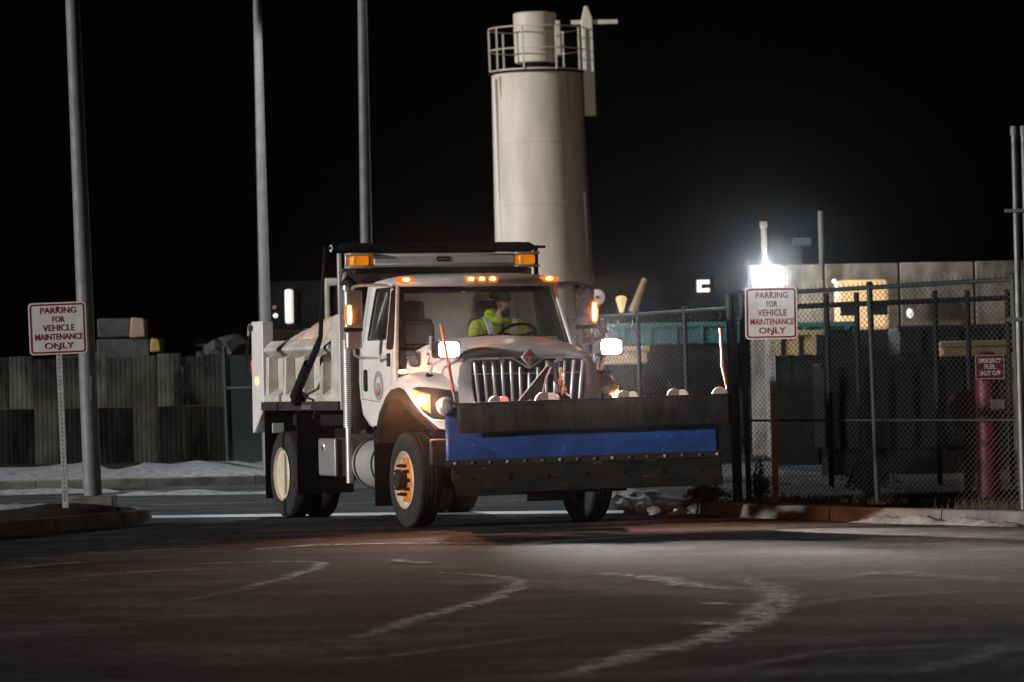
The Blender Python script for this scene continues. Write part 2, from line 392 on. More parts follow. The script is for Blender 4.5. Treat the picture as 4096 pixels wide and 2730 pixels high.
def salt_curve(px, width, m='salt_line', k=[0]):
    P = [gnd(x * 1.7408, y * 1.7408) for x, y in px]; width *= .7
    pts = []
    for i in range(len(P) - 1):
        p0, p1, p2, p3 = P[max(i - 1, 0)], P[i], P[i + 1], P[min(i + 2, len(P) - 1)]
        for j in range(10):
            t = j / 10
            pts.append(.5 * ((2 * p1) + (p2 - p0) * t + (2 * p0 - 5 * p1 + 4 * p2 - p3) * t * t + (3 * p1 - p0 - 3 * p2 + p3) * t ** 3))
    pts.append(P[-1]); vs = []; fs = []; uv = []
    z = .0045 + .0008 * k[0]; k[0] += 1
    for i, p in enumerate(pts):
        d = (pts[min(i + 1, len(pts) - 1)] - pts[max(i - 1, 0)]).normalized(); q = Vector((-d.y, d.x, 0))
        wj = width * (1 + .45 * noise.noise((i * .37, k[0] * 3.1, 0))); q = q * (wj / width); p = p + q * .25 * width * noise.noise((i * .21, k[0] * 5.3, 4))
        vs += [(p.x + q.x * width / 2, p.y + q.y * width / 2, z), (p.x - q.x * width / 2, p.y - q.y * width / 2, z)]
        uv += [(i / (len(pts) - 1), 0), (i / (len(pts) - 1), 1)]
    for i in range(len(pts) - 1): fs.append((2 * i, 2 * i + 1, 2 * i + 3, 2 * i + 2))
    o = MB().add(vs, fs).build('salt_mark', m, smooth=0)
    ul = o.data.uv_layers.new(name='UVMap')
    for lp in o.data.loops: ul.data[lp.index].uv = uv[lp.vertex_index]
    return tag(o, 'pale road salt residue left in tyre tracks on the asphalt', 'salt residue', kind='stuff')
salt_curve([(815, 1470), (950, 1428), (1080, 1392), (1160, 1366), (1188, 1346), (1170, 1330), (1090, 1321), (985, 1316)], .34)
salt_curve([(560, 1352), (640, 1334), (715, 1312), (738, 1299), (700, 1292), (560, 1294), (420, 1298)], .30)
salt_curve([(370, 1390), (480, 1372), (590, 1350), (720, 1335)], .34, 'salt_faint')
salt_curve([(1290, 1560), (1420, 1520), (1540, 1490), (1640, 1466), (1720, 1435), (1770, 1400), (1795, 1375), (1770, 1350), (1690, 1330)], .55)
salt_curve([(1380, 1318), (1450, 1326), (1540, 1338), (1640, 1352), (1710, 1358)], .62)
salt_curve([(1600, 1388), (1680, 1391), (1780, 1391)], .42)
salt_curve([(1580, 1434), (1630, 1436), (1690, 1437)], .5)
salt_curve([(1800, 1400), (1900, 1385), (2030, 1372), (2200, 1365)], .5, 'salt_faint')
salt_curve([(590, 1265), (720, 1256), (860, 1252), (1000, 1250), (1100, 1252)], .55)
salt_curve([(160, 1278), (300, 1270), (430, 1264), (560, 1262)], .6, 'salt_faint')
salt_curve([(920, 1288), (950, 1295), (1010, 1296)], .4)
salt_curve([(1170, 1258), (1290, 1246), (1420, 1238), (1540, 1232)], .5, 'salt_faint')
salt_curve([(0, 1312), (120, 1300), (260, 1292)], .6, 'salt_faint')
salt_curve([(150, 1330), (330, 1318), (480, 1310)], .5, 'salt_faint')
salt_curve([(700, 1530), (900, 1512), (1120, 1485), (1300, 1462)], .3, 'salt_faint')
salt_curve([(1650, 1552), (1800, 1520), (1930, 1500), (2090, 1494), (2300, 1480)], .35, 'salt_faint')
salt_curve([(2080, 1560), (2200, 1530), (2300, 1500), (2352, 1470)], .5, 'salt_faint')
salt_curve([(1880, 1340), (2020, 1322), (2180, 1330), (2340, 1350)], .8, 'salt_faint')
salt_curve([(1000, 1340), (1200, 1345), (1400, 1360), (1600, 1372)], 1.6, 'salt_faint')

# snow
def rubble(name, items, m, label, sub=2):
    bm = bmesh.new()
    for (x, y, z, r) in items:
        mt = Matrix.Translation((x, y, z)) @ Matrix.Rotation(random.uniform(0, 6), 4, 'Z') @ Matrix.Diagonal((r * random.uniform(.8, 1.5), r * random.uniform(.8, 1.3), r * random.uniform(.55, .9), 1))
        q = bmesh.ops.create_icosphere(bm, subdivisions=sub, radius=1, matrix=mt)
        sd = random.uniform(0, 99)
        for v in q['verts']:
            c = Vector((x, y, z)); dv = (v.co - c) / r
            v.co = c + (v.co - c) * (1 + .55 * noise.noise(dv * 1.3 + Vector((sd, 0, 0))) + .25 * noise.noise(dv * 3.1 + Vector((0, sd, 0))))
    me = bpy.data.meshes.new(name); bm.to_mesh(me); bm.free()
    return tag(link(name, me, m, smooth=24), label, 'snow', kind='stuff')
for (x, y, r) in [(2540, 2040, .15), (2600, 2028, .17), (2570, 2050, .10), (2640, 2052, .11), (2665, 2035, .08), (2700, 2050, .09), (2745, 2042, .12), (2770, 2055, .08), (2500, 2035, .13), (2520, 2055, .09), (2725, 2060, .06), (2610, 2060, .07), (2690, 2066, .05), (2680, 2020, .05)]:
    p = gnd(x, y, 0); o = rubble('snow_chunk', [(0, 0, r * .55, r)] + [(random.uniform(-1.3, 1.3) * r, random.uniform(-.5, .5) * r, r * .25, r * .4) for _ in range(3)], 'snow_clean', None)
    o.location = (p.x, p.y, 0); del o['kind']
    tag(o, {.17: 'largest lump of broken snow by the kerb under the plow end', .15: 'second largest snow lump, left of the largest one by the kerb', .13: 'snow lump nearest the truck wheel by the kerb', .12: 'snow lump at the right end of the heap by the kerb'}.get(r, 'small lump of broken snow heaped by the kerb under the plow end'), 'snow lump', 'lumps of snow at the kerb')
def drift(name, pts, label, w=.5, hgt=.09, z0=0.):
    vs = []; fs = []; N = 9; P = []
    for a, b in zip(pts, pts[1:]):
        for i in range(14): P.append(Vector(a).lerp(Vector(b), i / 14))
    for i, p in enumerate(P):
        d = (P[min(i + 1, len(P) - 1)] - P[max(i - 1, 0)]).normalized(); q = Vector((-d.y, d.x, 0))
        e = math.sin(math.pi * i / (len(P) - 1)) ** .4
        for j in range(N):
            t = j / (N - 1) * 2 - 1
            nn = .6 + .9 * noise.noise((p.x * 1.9 + 7, p.y * 1.9, t)) + .4 * noise.noise((p.x * 6, p.y * 6, t * 2))
            hh = max(-.03, hgt * e * max(0, 1 - t * t) * max(.05, nn)) - .004
            hh += (.03 * abs(noise.noise((p.x * 11, p.y * 11, t * 5))) + .02 * noise.noise((p.x * 23, p.y * 23, t * 9))) * (1 - t * t) * hgt * 8
            pp = p + q * t * w * .5 * (1 + .5 * noise.noise((p.x * 1.2, p.y * 1.2, 3 + t)))
            vs.append((pp.x, pp.y, z0 + hh))
    for i in range(len(P) - 1):
        for j in range(N - 1): fs.append((i * N + j, i * N + j + 1, (i + 1) * N + j + 1, (i + 1) * N + j))
    return tag(MB().add(vs, fs).build(name, 'snow', smooth=50), label, 'snow', kind='stuff')
drift('snow_bank', [(-22, 73, 0), (-12, 72, 0), (-5, 72.5, 0), (-2.5, 74, 0)], 'grey old snow bank along the foot of the stained wall', 9, .26)
drift('snow_bank', [(-16, 60.5, 0), (-9, 60, 0), (-6, 60.4, 0)], 'ragged snow ridge on the tarmac before the far kerb', 1.6, .09)
drift('snow_bank', [(-6.0, 58.4, 0), (-4.6, 57.6, 0), (-2.8, 57.8, 0)], 'thin snow ridge on the yard behind the truck bed', .9, .07)
drift('snow_bank', [(-9, 47.3, .13), (-6.4, 46.6, .13), (-5.0, 46.3, .13)], 'patchy snow on the left island round the sign post', .8, .10, .14)
drift('snow_bank', [(3.62, 41.35, 0), (4.2, 40.55, 0), (4.9, 39.6, 0), (5.2, 39.2, 0)], 'low snow ridge lying along the right kerb', .26, .10)
fk = kerb([(-24, 63), (-12, 62.4), (-6, 62.6), (-2.2, 63.5)], 'far_kerb')

mat('added_lamp_lit', (.9, .85, .75), .4, emit=(1, .86, .7), estr=9)
# ================================================================== DUMP TRUCK (x forward, y to its left, z up; origin on the ground under the front axle)
TO, TYAW = Vector((-.148, 42.70, 0)), -R(69.5)
T = thing('dump_truck', 'white dump truck with amber lights, loaded bed and driver, leaving the yard', 'truck', TO, TYAW)
TM = Matrix.Translation(TO) @ Matrix.Rotation(TYAW, 4, 'Z')
def P(name, mb, m, parent=T, **k): return mb.build(name, m, parent, **k)

# ---- wheels
def make_tyre(width, ribs=True):
    ro, w = .525, width / 2
    prof = [(.305, -w * .78), (.315, -w * .86), (.36, -w * .97), (.42, -w * 1.0), (.475, -w * .96), (.503, -w * .86), (.517, -w * .80)]
    if ribs:
        g = [-.52, -.2, .2, .52]
        last = -.80
        for c in g:
            prof += [(ro, (c - .06) * w), (ro - .022, (c - .045) * w), (ro - .022, (c + .045) * w), (ro, (c + .06) * w)]
    else: prof += [(ro, -w * .7), (ro, w * .7)]
    prof += [(.517, w * .80), (.503, w * .86), (.475, w * .96), (.42, w), (.36, w * .97), (.315, w * .86), (.305, w * .78)]
    return MB().lathe(prof, n=64, cap=False)
def wheel(x, y, side, kind, steer=0.):
    """kind: front, outer (dished dual), inner"""
    t = make_tyre(.28, kind == 'front').build('tyre', 'rubber', T, smooth=30, loc=(x, y, .525))
    t.rotation_euler = (0, 0, steer)
    s = side
    if kind == 'front':
        P('rim', MB().lathe([(.312, s * .11), (.318, s * .135), (.305, s * .145), (.292, s * .12), (.278, s * .085), (.262, s * .075)], n=48, cap=False), 'rim', t)
        P('rim_disc', MB().lathe([(.262, s * .075), (.24, s * .10), (.20, s * .125), (.13, s * .13), (.02, s * .13)], n=40), 'rust_and_glow', t)
        for k in range(8):
            a = 2 * math.pi * (k + .5) / 8
            P('hand_hole', MB().lathe([(.026, s * .098), (.026, s * .104), (.001, s * .104)], (.232 * math.cos(a), 0, .232 * math.sin(a)), n=12), 'hub', t)
        P('hub', MB().lathe([(.105, s * .12), (.105, s * .20), (.09, s * .225), (.03, s * .235), (.005, s * .235)], n=24), 'hub', t)
        rr, base = .165, .125
        lug = MB().lathe([(.02, s * base), (.02, s * (base + .04)), (.011, s * (base + .075)), (.002, s * (base + .082))], n=8)
    elif kind == 'outer':
        P('rim', MB().lathe([(.312, s * .115), (.322, s * .14), (.308, s * .15), (.29, s * .10), (.278, s * .02), (.262, s * -.05), (.22, s * -.07), (.15, s * -.06), (.02, s * -.06)], n=48), 'rim', t)
        P('hub', MB().lathe([(.12, s * -.07), (.12, s * .04), (.10, s * .06), (.005, s * .06)], n=24), 'hub', t)
        rr, base = .168, -.065
        lug = MB().lathe([(.018, s * base), (.018, s * (base + .05)), (.002, s * (base + .06))], n=8)
    if kind != 'inner':
        me = None
        for k in range(10):
            a = 2 * math.pi * k / 10
            if me is None: o = P('lug_nut', lug, 'hub', t, smooth=30); me = o.data
            else: o = link('lug_nut', me, None, t, smooth=0)
            o.location = (rr * math.cos(a), 0, rr * math.sin(a))
    return t
wheel(0, -1.01, -1, 'front', R(1)); wheel(0, 1.01, 1, 'front', R(1))
for s in (-1, 1):
    wheel(-4.40, s * 1.06, s, 'outer'); wheel(-4.40, s * .73, s, 'inner')
P('front_axle', MB().tube([(0, -.9, .50), (0, .9, .50)], .06), 'frame_black')
P('rear_axle', MB().tube([(-4.4, -.8, .525), (-4.4, .8, .525)], .09), 'frame_black')
P('differential', MB().ball((-4.35, 0, .53), (.2, .19, .22)), 'frame_black')
for s in (-1, 1):
    P('frame_rail', MB().box(-5.3, .9, s * .43 - .045, s * .43 + .045, .78, 1.05), 'frame_black', bevel=.01)
    P('sub_frame', MB().box(-5.35, -2.0, s * .43 - .06, s * .43 + .06, 1.06, 1.28), 'frame_black', bevel=.01)
P('under_hoist', MB().box(-4.9, -2.2, -.9, .9, 1.1, 1.27).box(-3.9, -2.9, -.72, .72, .55, 1.1), 'frame_black', bevel=.03)
P('engine_block', MB().box(-1.2, .7, -.38, .38, .62, 1.5), 'frame_black', bevel=.06)
P('transmission', MB().box(-2.4, -1.2, -.28, .28, .5, .95), 'frame_black', bevel=.08)
P('drive_shaft', MB().tube([(-2.4, 0, .68), (-4.2, 0, .55)], .06), 'frame_black')
for s in (-1, 1):
    P('mud_flap', MB().box(-5.05, -5.03, s * .58, s * 1.21, .22, 1.30), 'flap')
    P('mud_flap', MB().box(-3.78, -3.755, s * .50, s * 1.20, .30, 1.28), 'flap')
    P('mud_flap', MB().box(-.86, -.83, s * .62, s * 1.20, .22, 1.12), 'flap')
P('flap_bracket', MB().box(-4.985, -4.965, -1.13, -.99, 1.02, 1.14), 'white_flat')

# ---- cab
def cab_y(z):   # half width of the cab at height z
    return lerp_tab([(1.0, 1.00), (1.25, 1.045), (1.6, 1.06), (2.0, 1.05), (2.72, .93), (2.85, .90)], z)
side = [(-1.70, 2.72), (-1.72, 2.0), (-1.71, 1.42), (-1.64, 1.25), (-1.48, 1.13), (-1.25, 1.075), (-.95, 1.08), (-.70, 1.25), (-.45, 1.45), (-.42, 1.62), (-.43, 2.02), (-.70, 2.72)]
def rr_quad(pts, r=.04, n=4):
    out = []; k = len(pts)
    for i in range(k):
        a, b, c = Vector(pts[i - 1]), Vector(pts[i]), Vector(pts[(i + 1) % k])
        p0 = b + (a - b).normalized() * r; p1 = b + (c - b).normalized() * r
        for j in range(n + 1):
            t = j / n; q = p0.lerp(b, t).lerp(b.lerp(p1, t), t); out.append((q.x, q.y))
    return out
win = rr_quad([(-1.36, 2.655), (-.90, 2.655), (-.80, 2.10), (-1.42, 2.10)], .04)
quarter = rr_quad([(-.81, 2.64), (-.735, 2.64), (-.50, 2.06), (-.50, 1.97), (-.71, 1.97)], .05)
for s in (-1, 1):
    holed(side, [win], lambda a, b: (a, s * cab_y(b), b), 'cab_side', 'paint', T, .035, [(1, z) for z in (1.25, 1.42, 1.62, 1.85, 2.0, 2.1, 2.3, 2.5)], .012)
    g = MB().prism([(x, z) for x, z in win], 0, .008, 'y', lambda v: (v[0], s * (cab_y(v[2]) - .012 - v[1]), v[2])); P('side_window', g, 'window', smooth=0)
    rim_o = [(x + (.018 if x > -1.1 else -.018), z + (.018 if z > 2.4 else -.018)) for x, z in win]
    holed(rim_o, [win], lambda a, b: (a, s * (cab_y(b) + .02), b), 'window_seal', 'trim', T, .02)
    q = MB().prism(quarter, 0, .02, 'y', lambda v: (v[0], s * (cab_y(v[2]) + .016 + v[1] * .8), v[2])); P('quarter_trim', q, 'trim', bevel=.006)
    P('door_handle', MB().prism(rnd_rect(.045, .125, .04, 4, -1.45, 1.63), 0, .03, 'y', lambda v: (v[0], s * (cab_y(v[2]) + .016 + v[1]), v[2])), 'trim', bevel=.008)
    # door shut lines (recessed dark gaps)
    for a, b in (((-1.60, 2.70), (-1.62, 1.42)), ((-1.62, 1.42), (-.98, 1.385)), ((-.52, 1.95), (-.60, 1.46))):
        A, B = Vector(a), Vector(b); d = (B - A).normalized(); n_ = Vector((-d.y, d.x)) * .004; seam = MB()
        for t0 in range(6):
            p, q_ = A.lerp(B, t0 / 6), A.lerp(B, (t0 + 1) / 6)
            seam.add([(p.x + n_.x, s * (cab_y(p.y) + .0195), p.y + n_.y), (q_.x + n_.x, s * (cab_y(q_.y) + .0195), q_.y + n_.y), (q_.x - n_.x, s * (cab_y(q_.y) + .0195), q_.y - n_.y), (p.x - n_.x, s * (cab_y(p.y) + .0195), p.y - n_.y)], [(0, 1, 2, 3)])
        P('door_seam', seam, 'ink', smooth=0)
P('cab_rear_wall', MB().prism([(-1.05, 1.3), (1.05, 1.3), (1.04, 2.0), (.93, 2.72), (-.93, 2.72), (-1.04, 2.0)], -1.70, -1.66, 'x'), 'paint')
P('cab_floor', MB().box(-1.66, -.42, -1.0, 1.0, 1.25, 1.29), 'trim')
P('firewall', MB().box(-.47, -.43, -1.0, 1.0, 1.25, 1.95), 'trim')
# roof: crowned cap, and the brow over the windscreen
rings = []
for x, zt, hw in ((-1.72, 2.70, .90), (-1.70, 2.77, .93), (-1.55, 2.80, .94), (-1.1, 2.82, .94), (-.80, 2.82, .93), (-.70, 2.80, .92)):
    rings.append([(x, hw * c, 2.69 + (zt - 2.69) * h_) for c, h_ in ((-1, 0), (-1, .3), (-.96, .62), (-.85, .86), (-.5, .97), (0, 1), (.5, .97), (.85, .86), (.96, .62), (1, .3), (1, 0))])
P('cab_roof', MB().loft(rings), 'paint', smooth=50)
def brow_x(y): return -.52 - .17 * (abs(y) / 1.0) ** 2.4
rings = []
for k in range(25):
    y = -1.0 + 2.0 * k / 24; e = abs(y); sh = max(0, e - .86) / .14; x = brow_x(y)
    zt = 2.80 - .03 * e ** 2 - .05 * sh ** 2; zb = 2.665 + .008 * e ** 2 + .012 * sh ** 2
    rings.append([(x - .32, y, zt + .01), (x - .10, y, zt), (x - .03, y, zt - .025), (x, y, (zt + zb) / 2 - .01), (x - .005, y, zb + .012), (x - .02, y, zb), (x - .20, y, zb + .012), (x - .32, y, zb + .03)])
brow = P('roof_visor', MB().loft(rings), 'paint', smooth=55)
rings = []
for k in range(13):
    y = -.42 + .84 * k / 12; e = abs(y) / .42; x = brow_x(y) + .004; hh = .028 * (1 - e ** 3) + .002
    rings.append([(x - .035, y, 2.765 + hh * .4), (x + .004, y, 2.748 + hh), (x + .010, y, 2.745), (x + .006, y, 2.745 - hh)])
P('lamp_fairing', MB().loft(rings), 'paint', brow)
for y in (-.86, -.13, 0, .13, .86):
    wd = .055 if abs(y) > .5 else .042
    lx = brow_x(y)
    o = P('clearance_light', MB().ball((0, 0, 0), (.028, wd, .022), 14, 8), 'amber_lit', brow)
    o.location = (lx + .0, y, 2.748)
    P('lamp_surround', MB().ball((lx - .004, y, 2.745), (.022, wd * 2.3, .040), 16, 8), 'amber_soft', brow)  # orange halo of the lamp, painted as a glowing shape behind it
# windscreen with dark surround
def ws(u, v):     # u -1..1 across, v 0..1 up
    hw = 1.0 - .09 * v
    x = -.40 - .27 * v - .115 * abs(u) ** 2.2
    return (x, u * hw, 2.00 + .67 * v)
def patch(f, u0, u1, v0, v1, nu, nv, off=0.):
    vs, fs = [], []
    for j in range(nv + 1):
        for i in range(nu + 1):
            p = f(u0 + (u1 - u0) * i / nu, v0 + (v1 - v0) * j / nv); vs.append((p[0] + off, p[1], p[2]))
    for j in range(nv):
        for i in range(nu):
            a = j * (nu + 1) + i; fs.append((a, a + 1, a + nu + 2, a + nu + 1))
    return MB().add(vs, fs)
P('windscreen', patch(ws, -.93, .93, .03, .95, 24, 6), 'windshield', smooth=80)
fr = MB()
for a in ((-1.0, -.925, 0, 1.0), (.925, 1.0, 0, 1.0)): 
    q = patch(ws, *a, 2, 6, .006); fr.add(q.v, q.f)
q = patch(ws, -.925, .925, .90, 1.0, 20, 2, .006); fr.add(q.v, q.f)
q = patch(ws, -.925, .925, -.02, .04, 20, 1, .006); fr.add(q.v, q.f)
o = P('windscreen_surround', fr, 'trim', smooth=80); o.modifiers.new('s', 'SOLIDIFY').thickness = .015
for s in (-1, 1):   # A pillars, the shade on them painted in as black trim
    P('windscreen_pillar', MB().tube([(-.50, s * 1.035, 2.0), (-.60, s * 1.0, 2.3), (-.735, s * .945, 2.70)], [.032, .030, .028], 8), 'trim')
    P('wiper', MB().tube([(-.36, s * .1 - .3, 2.06), (-.40, s * .1 + .1, 2.12), (-.45, s * .1 + .38, 2.09)], .008, 5), 'trim')
# cab inside
P('dashboard', MB().prism([(-.46, 1.55), (-.46, 1.98), (-.62, 2.02), (-.80, 1.94), (-.84, 1.6)], -.98, .98), 'trim', bevel=.04)
for y in (-.48, .48):
    st = P('seat', MB().prism([(-1.55, 1.28), (-1.0, 1.28), (-.98, 1.60), (-1.05, 1.64), (-1.5, 1.6)], y - .26, y + .26), 'seat', bevel=.05)
    P('backrest', MB().prism([(-1.42, 1.6), (-1.50, 1.58), (-1.64, 2.30), (-1.56, 2.34), (-1.46, 2.25)], y - .25, y + .25), 'seat', st, bevel=.05)
    P('headrest', MB().prism([(-1.49, 2.30), (-1.56, 2.30), (-1.64, 2.52), (-1.54, 2.54)], y - .15, y + .15), 'seat', st, bevel=.04)
cen, n1 = Vector((-.93, .56, 2.10)), Vector((.62, 0, -.78)).normalized()
u1 = Vector((0, 1, 0)); v1 = n1.cross(u1)
sw = P('steering_wheel', MB().tube([cen + (u1 * math.cos(a) + v1 * math.sin(a)) * .225 for a in [2 * math.pi * k / 40 for k in range(41)]], .017, 8, False), 'trim')
sp = MB().tube([cen, cen + n1 * .35], .04)
for a in (R(20), R(160), R(270)): sp.tube([cen, cen + (u1 * math.cos(a) + v1 * math.sin(a)) * .22], .016, 6)
P('column', sp, 'trim', sw)
P('added_cab_lamp', MB().prism(rnd_rect(.10, .05, .02), 2.66, 2.685, 'z', lambda v: (v[0] - .86, v[1] + .50, v[2])), 'added_lamp_lit', bevel=.006)  # lamp added inside the cab to brighten the driver
P('grab_strap', MB().tube([(-1.60, .80, 2.62), (-1.56, .82, 2.3), (-1.54, .84, 1.98)], .02, 6), 'alu')

# ---- bonnet
def super_sec(x, hw, zc, zb, n=26, e=5.5, crown=.05):
    out = []
    for k in range(n + 1):
        a = math.pi * k / n; c, s_ = math.cos(a), math.sin(a)
        y = hw * math.copysign(abs(c) ** (2 / e), c); z = zb + (zc - zb) * abs(s_) ** (2 / e) - crown * (y / hw) ** 2 * abs(s_)
        out.append((x, -y, z))
    return out
st_h = [(-.46, .955, 2.035), (-.30, .935, 2.075), (-.1, .92, 2.095), (.15, .90, 2.085), (.4, .875, 2.06), (.62, .85, 2.02), (.76, .83, 1.99), (.825, .815, 1.97), (.862, .80, 1.945), (.88, .785, 1.91)]
P('bonnet', MB().loft([super_sec(x, hw, zc, 1.42) for x, hw, zc in st_h]), 'paint', smooth=42)
bulge = []
for x, hw, zc, hh in ((-.42, .62, 2.075, 0), (-.25, .58, 2.088, .012), (.1, .54, 2.09, .022), (.45, .50, 2.05, .02), (.70, .46, 2.003, .006), (.76, .44, 1.988, 0)):
    bulge.append([(x, hw * c, zc - .02 * abs(c) + hh * h_ - .012) for c, h_ in ((-1.15, -1), (-1, .2), (-.85, .9), (0, 1.1), (.85, .9), (1, .2), (1.15, -1))])
P('bonnet_scoop', MB().loft(bulge), 'paint', smooth=60)

# ---- fenders, arches, head lamps
FX = [-.42, -.34, -.25, -.12, .03, .2, .35, .48, .60, .70, .79, .86, .91]
z_top = [(-.42, 1.49), (-.34, 1.56), (-.25, 1.625), (-.12, 1.675), (.05, 1.695), (.3, 1.685), (.5, 1.66), (.65, 1.62), (.79, 1.56), (.91, 1.46)]
z_arch = [(-.86, .92), (-.83, 1.03), (-.66, 1.28), (-.42, 1.455), (-.2, 1.525), (.05, 1.545), (.22, 1.515), (.42, 1.41), (.60, 1.27), (.75, 1.13), (.80, 1.075), (.91, 1.06)]
y_out = [(-.42, 1.17), (-.2, 1.19), (.1, 1.195), (.42, 1.19), (.55, 1.165), (.65, 1.115), (.75, 1.04), (.84, .95), (.91, .84)]
for s in (-1, 1):
    rings = []
    for x in FX:
        yo, zt, za = lerp_tab(y_out, x), lerp_tab(z_top, x), lerp_tab(z_arch, x)
        za = min(za, zt - .015); h_ = zt - za
        rings.append([(x, s * y, z) for y, z in ((yo - .03, za), (yo, za + .006), (yo + .004, za + h_ * .45), (yo - .012, zt - min(.07, h_ * .35)), (yo - .05, zt - min(.022, h_ * .15)), (yo - .11, zt), ((yo + .72) / 2, zt + .02), (.74, zt + .035), (.70, zt), (.70, za))])
    fd = P('fender', MB().loft(rings), 'paint', smooth=50)
    P('fender_lamp', MB().ball((.0, s * 1.13, 1.715), (.075, .05, .028), 14, 8), 'amber_lit' if s < 0 else 'amber_soft', fd)
    P('lamp_surround', MB().ball((.0, s * 1.13, 1.698), (.09, .06, .018), 14, 6), 'chrome', fd)
    # black flare and liner
    AX = [-.86, -.83, -.75, -.66, -.54, -.42, -.3, -.2, -.08, .05, .14, .22, .32, .42, .51, .60, .68, .75, .80]
    rings = []
    for x in AX:
        z = lerp_tab(z_arch, x); yo = lerp_tab(y_out, x) + .012
        ix, iz = .03 + (x - .03) * .84, .95 + (z - .95) * .80
        rings.append([(x, s * yo, z), (x * .985, s * (yo + .018), z - .012), (ix, s * (yo + .012), iz), (ix, s * .72, iz), (x, s * .72, z)])
    P('wheel_arch', MB().loft(rings, True, True), 'flap', smooth=50)
    # head lamp: a dark pod on the swept corner holding an amber turn lamp and a round chrome beam
    def corner(u, z):   # u 0 outer/rear .. 1 inner/front on the swept face
        x = .50 + .41 * u; return Vector((x, s * (lerp_tab(y_out, x) + .006), z))
    def nrm(u):
        a, b = corner(max(0, u - .05), 1.4), corner(min(1, u + .05), 1.4); d = (b - a).normalized(); n_ = Vector((d.y, -d.x, 0)); return n_ if n_.x > 0 else -n_
    top = [(0, 1.535), (.15, 1.55), (.4, 1.545), (.7, 1.53), (1, 1.50)]
    bot = [(0, 1.50), (.15, 1.38), (.35, 1.27), (.6, 1.195), (1, 1.18)]
    vs, fs = [], []; NU, NV = 14, 8
    for i in range(NU + 1):
        u = i / NU
        for j in range(NV + 1):
            v = j / NV; z = lerp_tab(bot, u) + (lerp_tab(top, u) - lerp_tab(bot, u)) * v
            bul = .03 * math.sin(math.pi * min(1, max(0, v))) ** .5 * math.sin(math.pi * (.08 + .84 * u)) ** .5
            vs.append(corner(u, z) + nrm(u) * (.006 + bul * .5))
    for i in range(NU):
        for j in range(NV): a = i * (NV + 1) + j; fs.append((a, a + 1, a + NV + 2, a + NV + 1))
    hl = P('head_lamp', MB().add(vs, fs), 'trim', smooth=60)
    def disc(c, n_, r, dome, m, name, el=1.0):
        t_ = n_.cross(Vector((0, 0, 1))).normalized(); rg = []
        for f_, k in ((1, 0), (.9, .45), (.65, .8), (.3, .97), (.02, 1)):
            rg.append([c + t_ * r * f_ * el * math.cos(2 * math.pi * q / 20) + Vector((0, 0, 1)) * r * f_ * math.sin(2 * math.pi * q / 20) + n_ * dome * k for q in range(20)])
        return P(name, MB().loft(rg), m, hl, smooth=60)
    n3 = nrm(.34); c3 = corner(.34, 1.405) + n3 * .02
    disc(c3, n3, .068, .03, 'amber_lit', 'turn_lamp')
    ld = bpy.data.lights.new('turn_lamp_glow', 'POINT'); ld.energy = 6; ld.color = (1, .30, .11); ld.shadow_soft_size = .05
    ls = bpy.data.lights.new('turn_lamp_beam', 'SPOT'); ls.energy = 240; ls.spot_size = R(120); ls.spot_blend = .5; ls.color = (1, .36, .17); ls.shadow_soft_size = .05
    lq = bpy.data.objects.new('turn_lamp_beam', ls); COL.objects.link(lq); lq.parent = T; lq.location = c3 + n3 * .06; lq.rotation_euler = Vector((-1, 0, .3)).to_track_quat('Z', 'Y').to_euler()
    lo = bpy.data.objects.new('turn_lamp_glow', ld); COL.objects.link(lo); lo.parent = T; lo.location = c3 + n3 * .12
    vs, fs = [], []
    for i in range(9):
        u = .07 + .50 * i / 8
        for j in range(7):
            v = .16 + .62 * j / 6; z = lerp_tab(bot, u) + (lerp_tab(top, u) - lerp_tab(bot, u)) * v; vs.append(corner(u, z) + nrm(u) * .027)
    for i in range(8):
        for j in range(6): a = i * 7 + j; fs.append((a, a + 1, a + 8, a + 7))
    P('amber_reflector', MB().add(vs, fs), 'amber_soft', hl, smooth=60)
    n4 = nrm(.86); c4 = corner(.86, 1.33) + n4 * .02
    disc(c4, n4, .105, .02, 'chrome', 'beam_bezel'); disc(c4 + n4 * .022, n4, .088, .04, 'housing', 'beam_lamp')
    P('chrome_strip', MB().tube([corner(u, lerp_tab(bot, u) - .012) + nrm(u) * .012 for u in [k / 10 for k in range(11)]], .012, 6), 'chrome', hl)
    # bonnet side vent
    vent = rr_quad([(-.40, 1.965), (-.10, 1.94), (-.02, 1.77), (-.26, 1.765)], .07)
    vp = MB().prism(vent, 0, .02, 'y', lambda v: (v[0], s * (lerp_tab([(-.46, .957), (.15, .905)], v[0]) + .0 + v[1]), v[2]))
    vo = P('side_vent', vp, 'trim', bevel=.006)
    for k in range(6):
        z = 1.79 + .026 * k
        x0, x1 = -.31 - .016 * k, -.06 - .006 * k
        P('vent_slat', MB().add([(x0, s * (lerp_tab([(-.46, .957), (.15, .905)], x0) + .021), z), (x1, s * (lerp_tab([(-.46, .957), (.15, .905)], x1) + .021), z), (x1, s * (lerp_tab([(-.46, .957), (.15, .905)], x1) + .034), z + .008), (x0, s * (lerp_tab([(-.46, .957), (.15, .905)], x0) + .034), z + .008)], [(0, 1, 2, 3)]), 'steel_dark', vo, smooth=0)
    # plow light on its stalk
    foot = Vector((.50, s * 1.0, 1.66)); pl = Vector((.96, s * .944, 1.945))
    lt = P('plow_light', MB().prism(rnd_rect(.135, .095, .04), 0, .16, 'x', lambda v: (pl.x - .17 + v[0], pl.y + v[1], pl.z + v[2])), 'trim', bevel=.02)
    P('lens', MB().prism(rnd_rect(.119, .081, .06), 0, .03, 'x', lambda v: (pl.x - .008 + v[0], pl.y + v[1], pl.z + v[2])), 'lamp_white', lt)
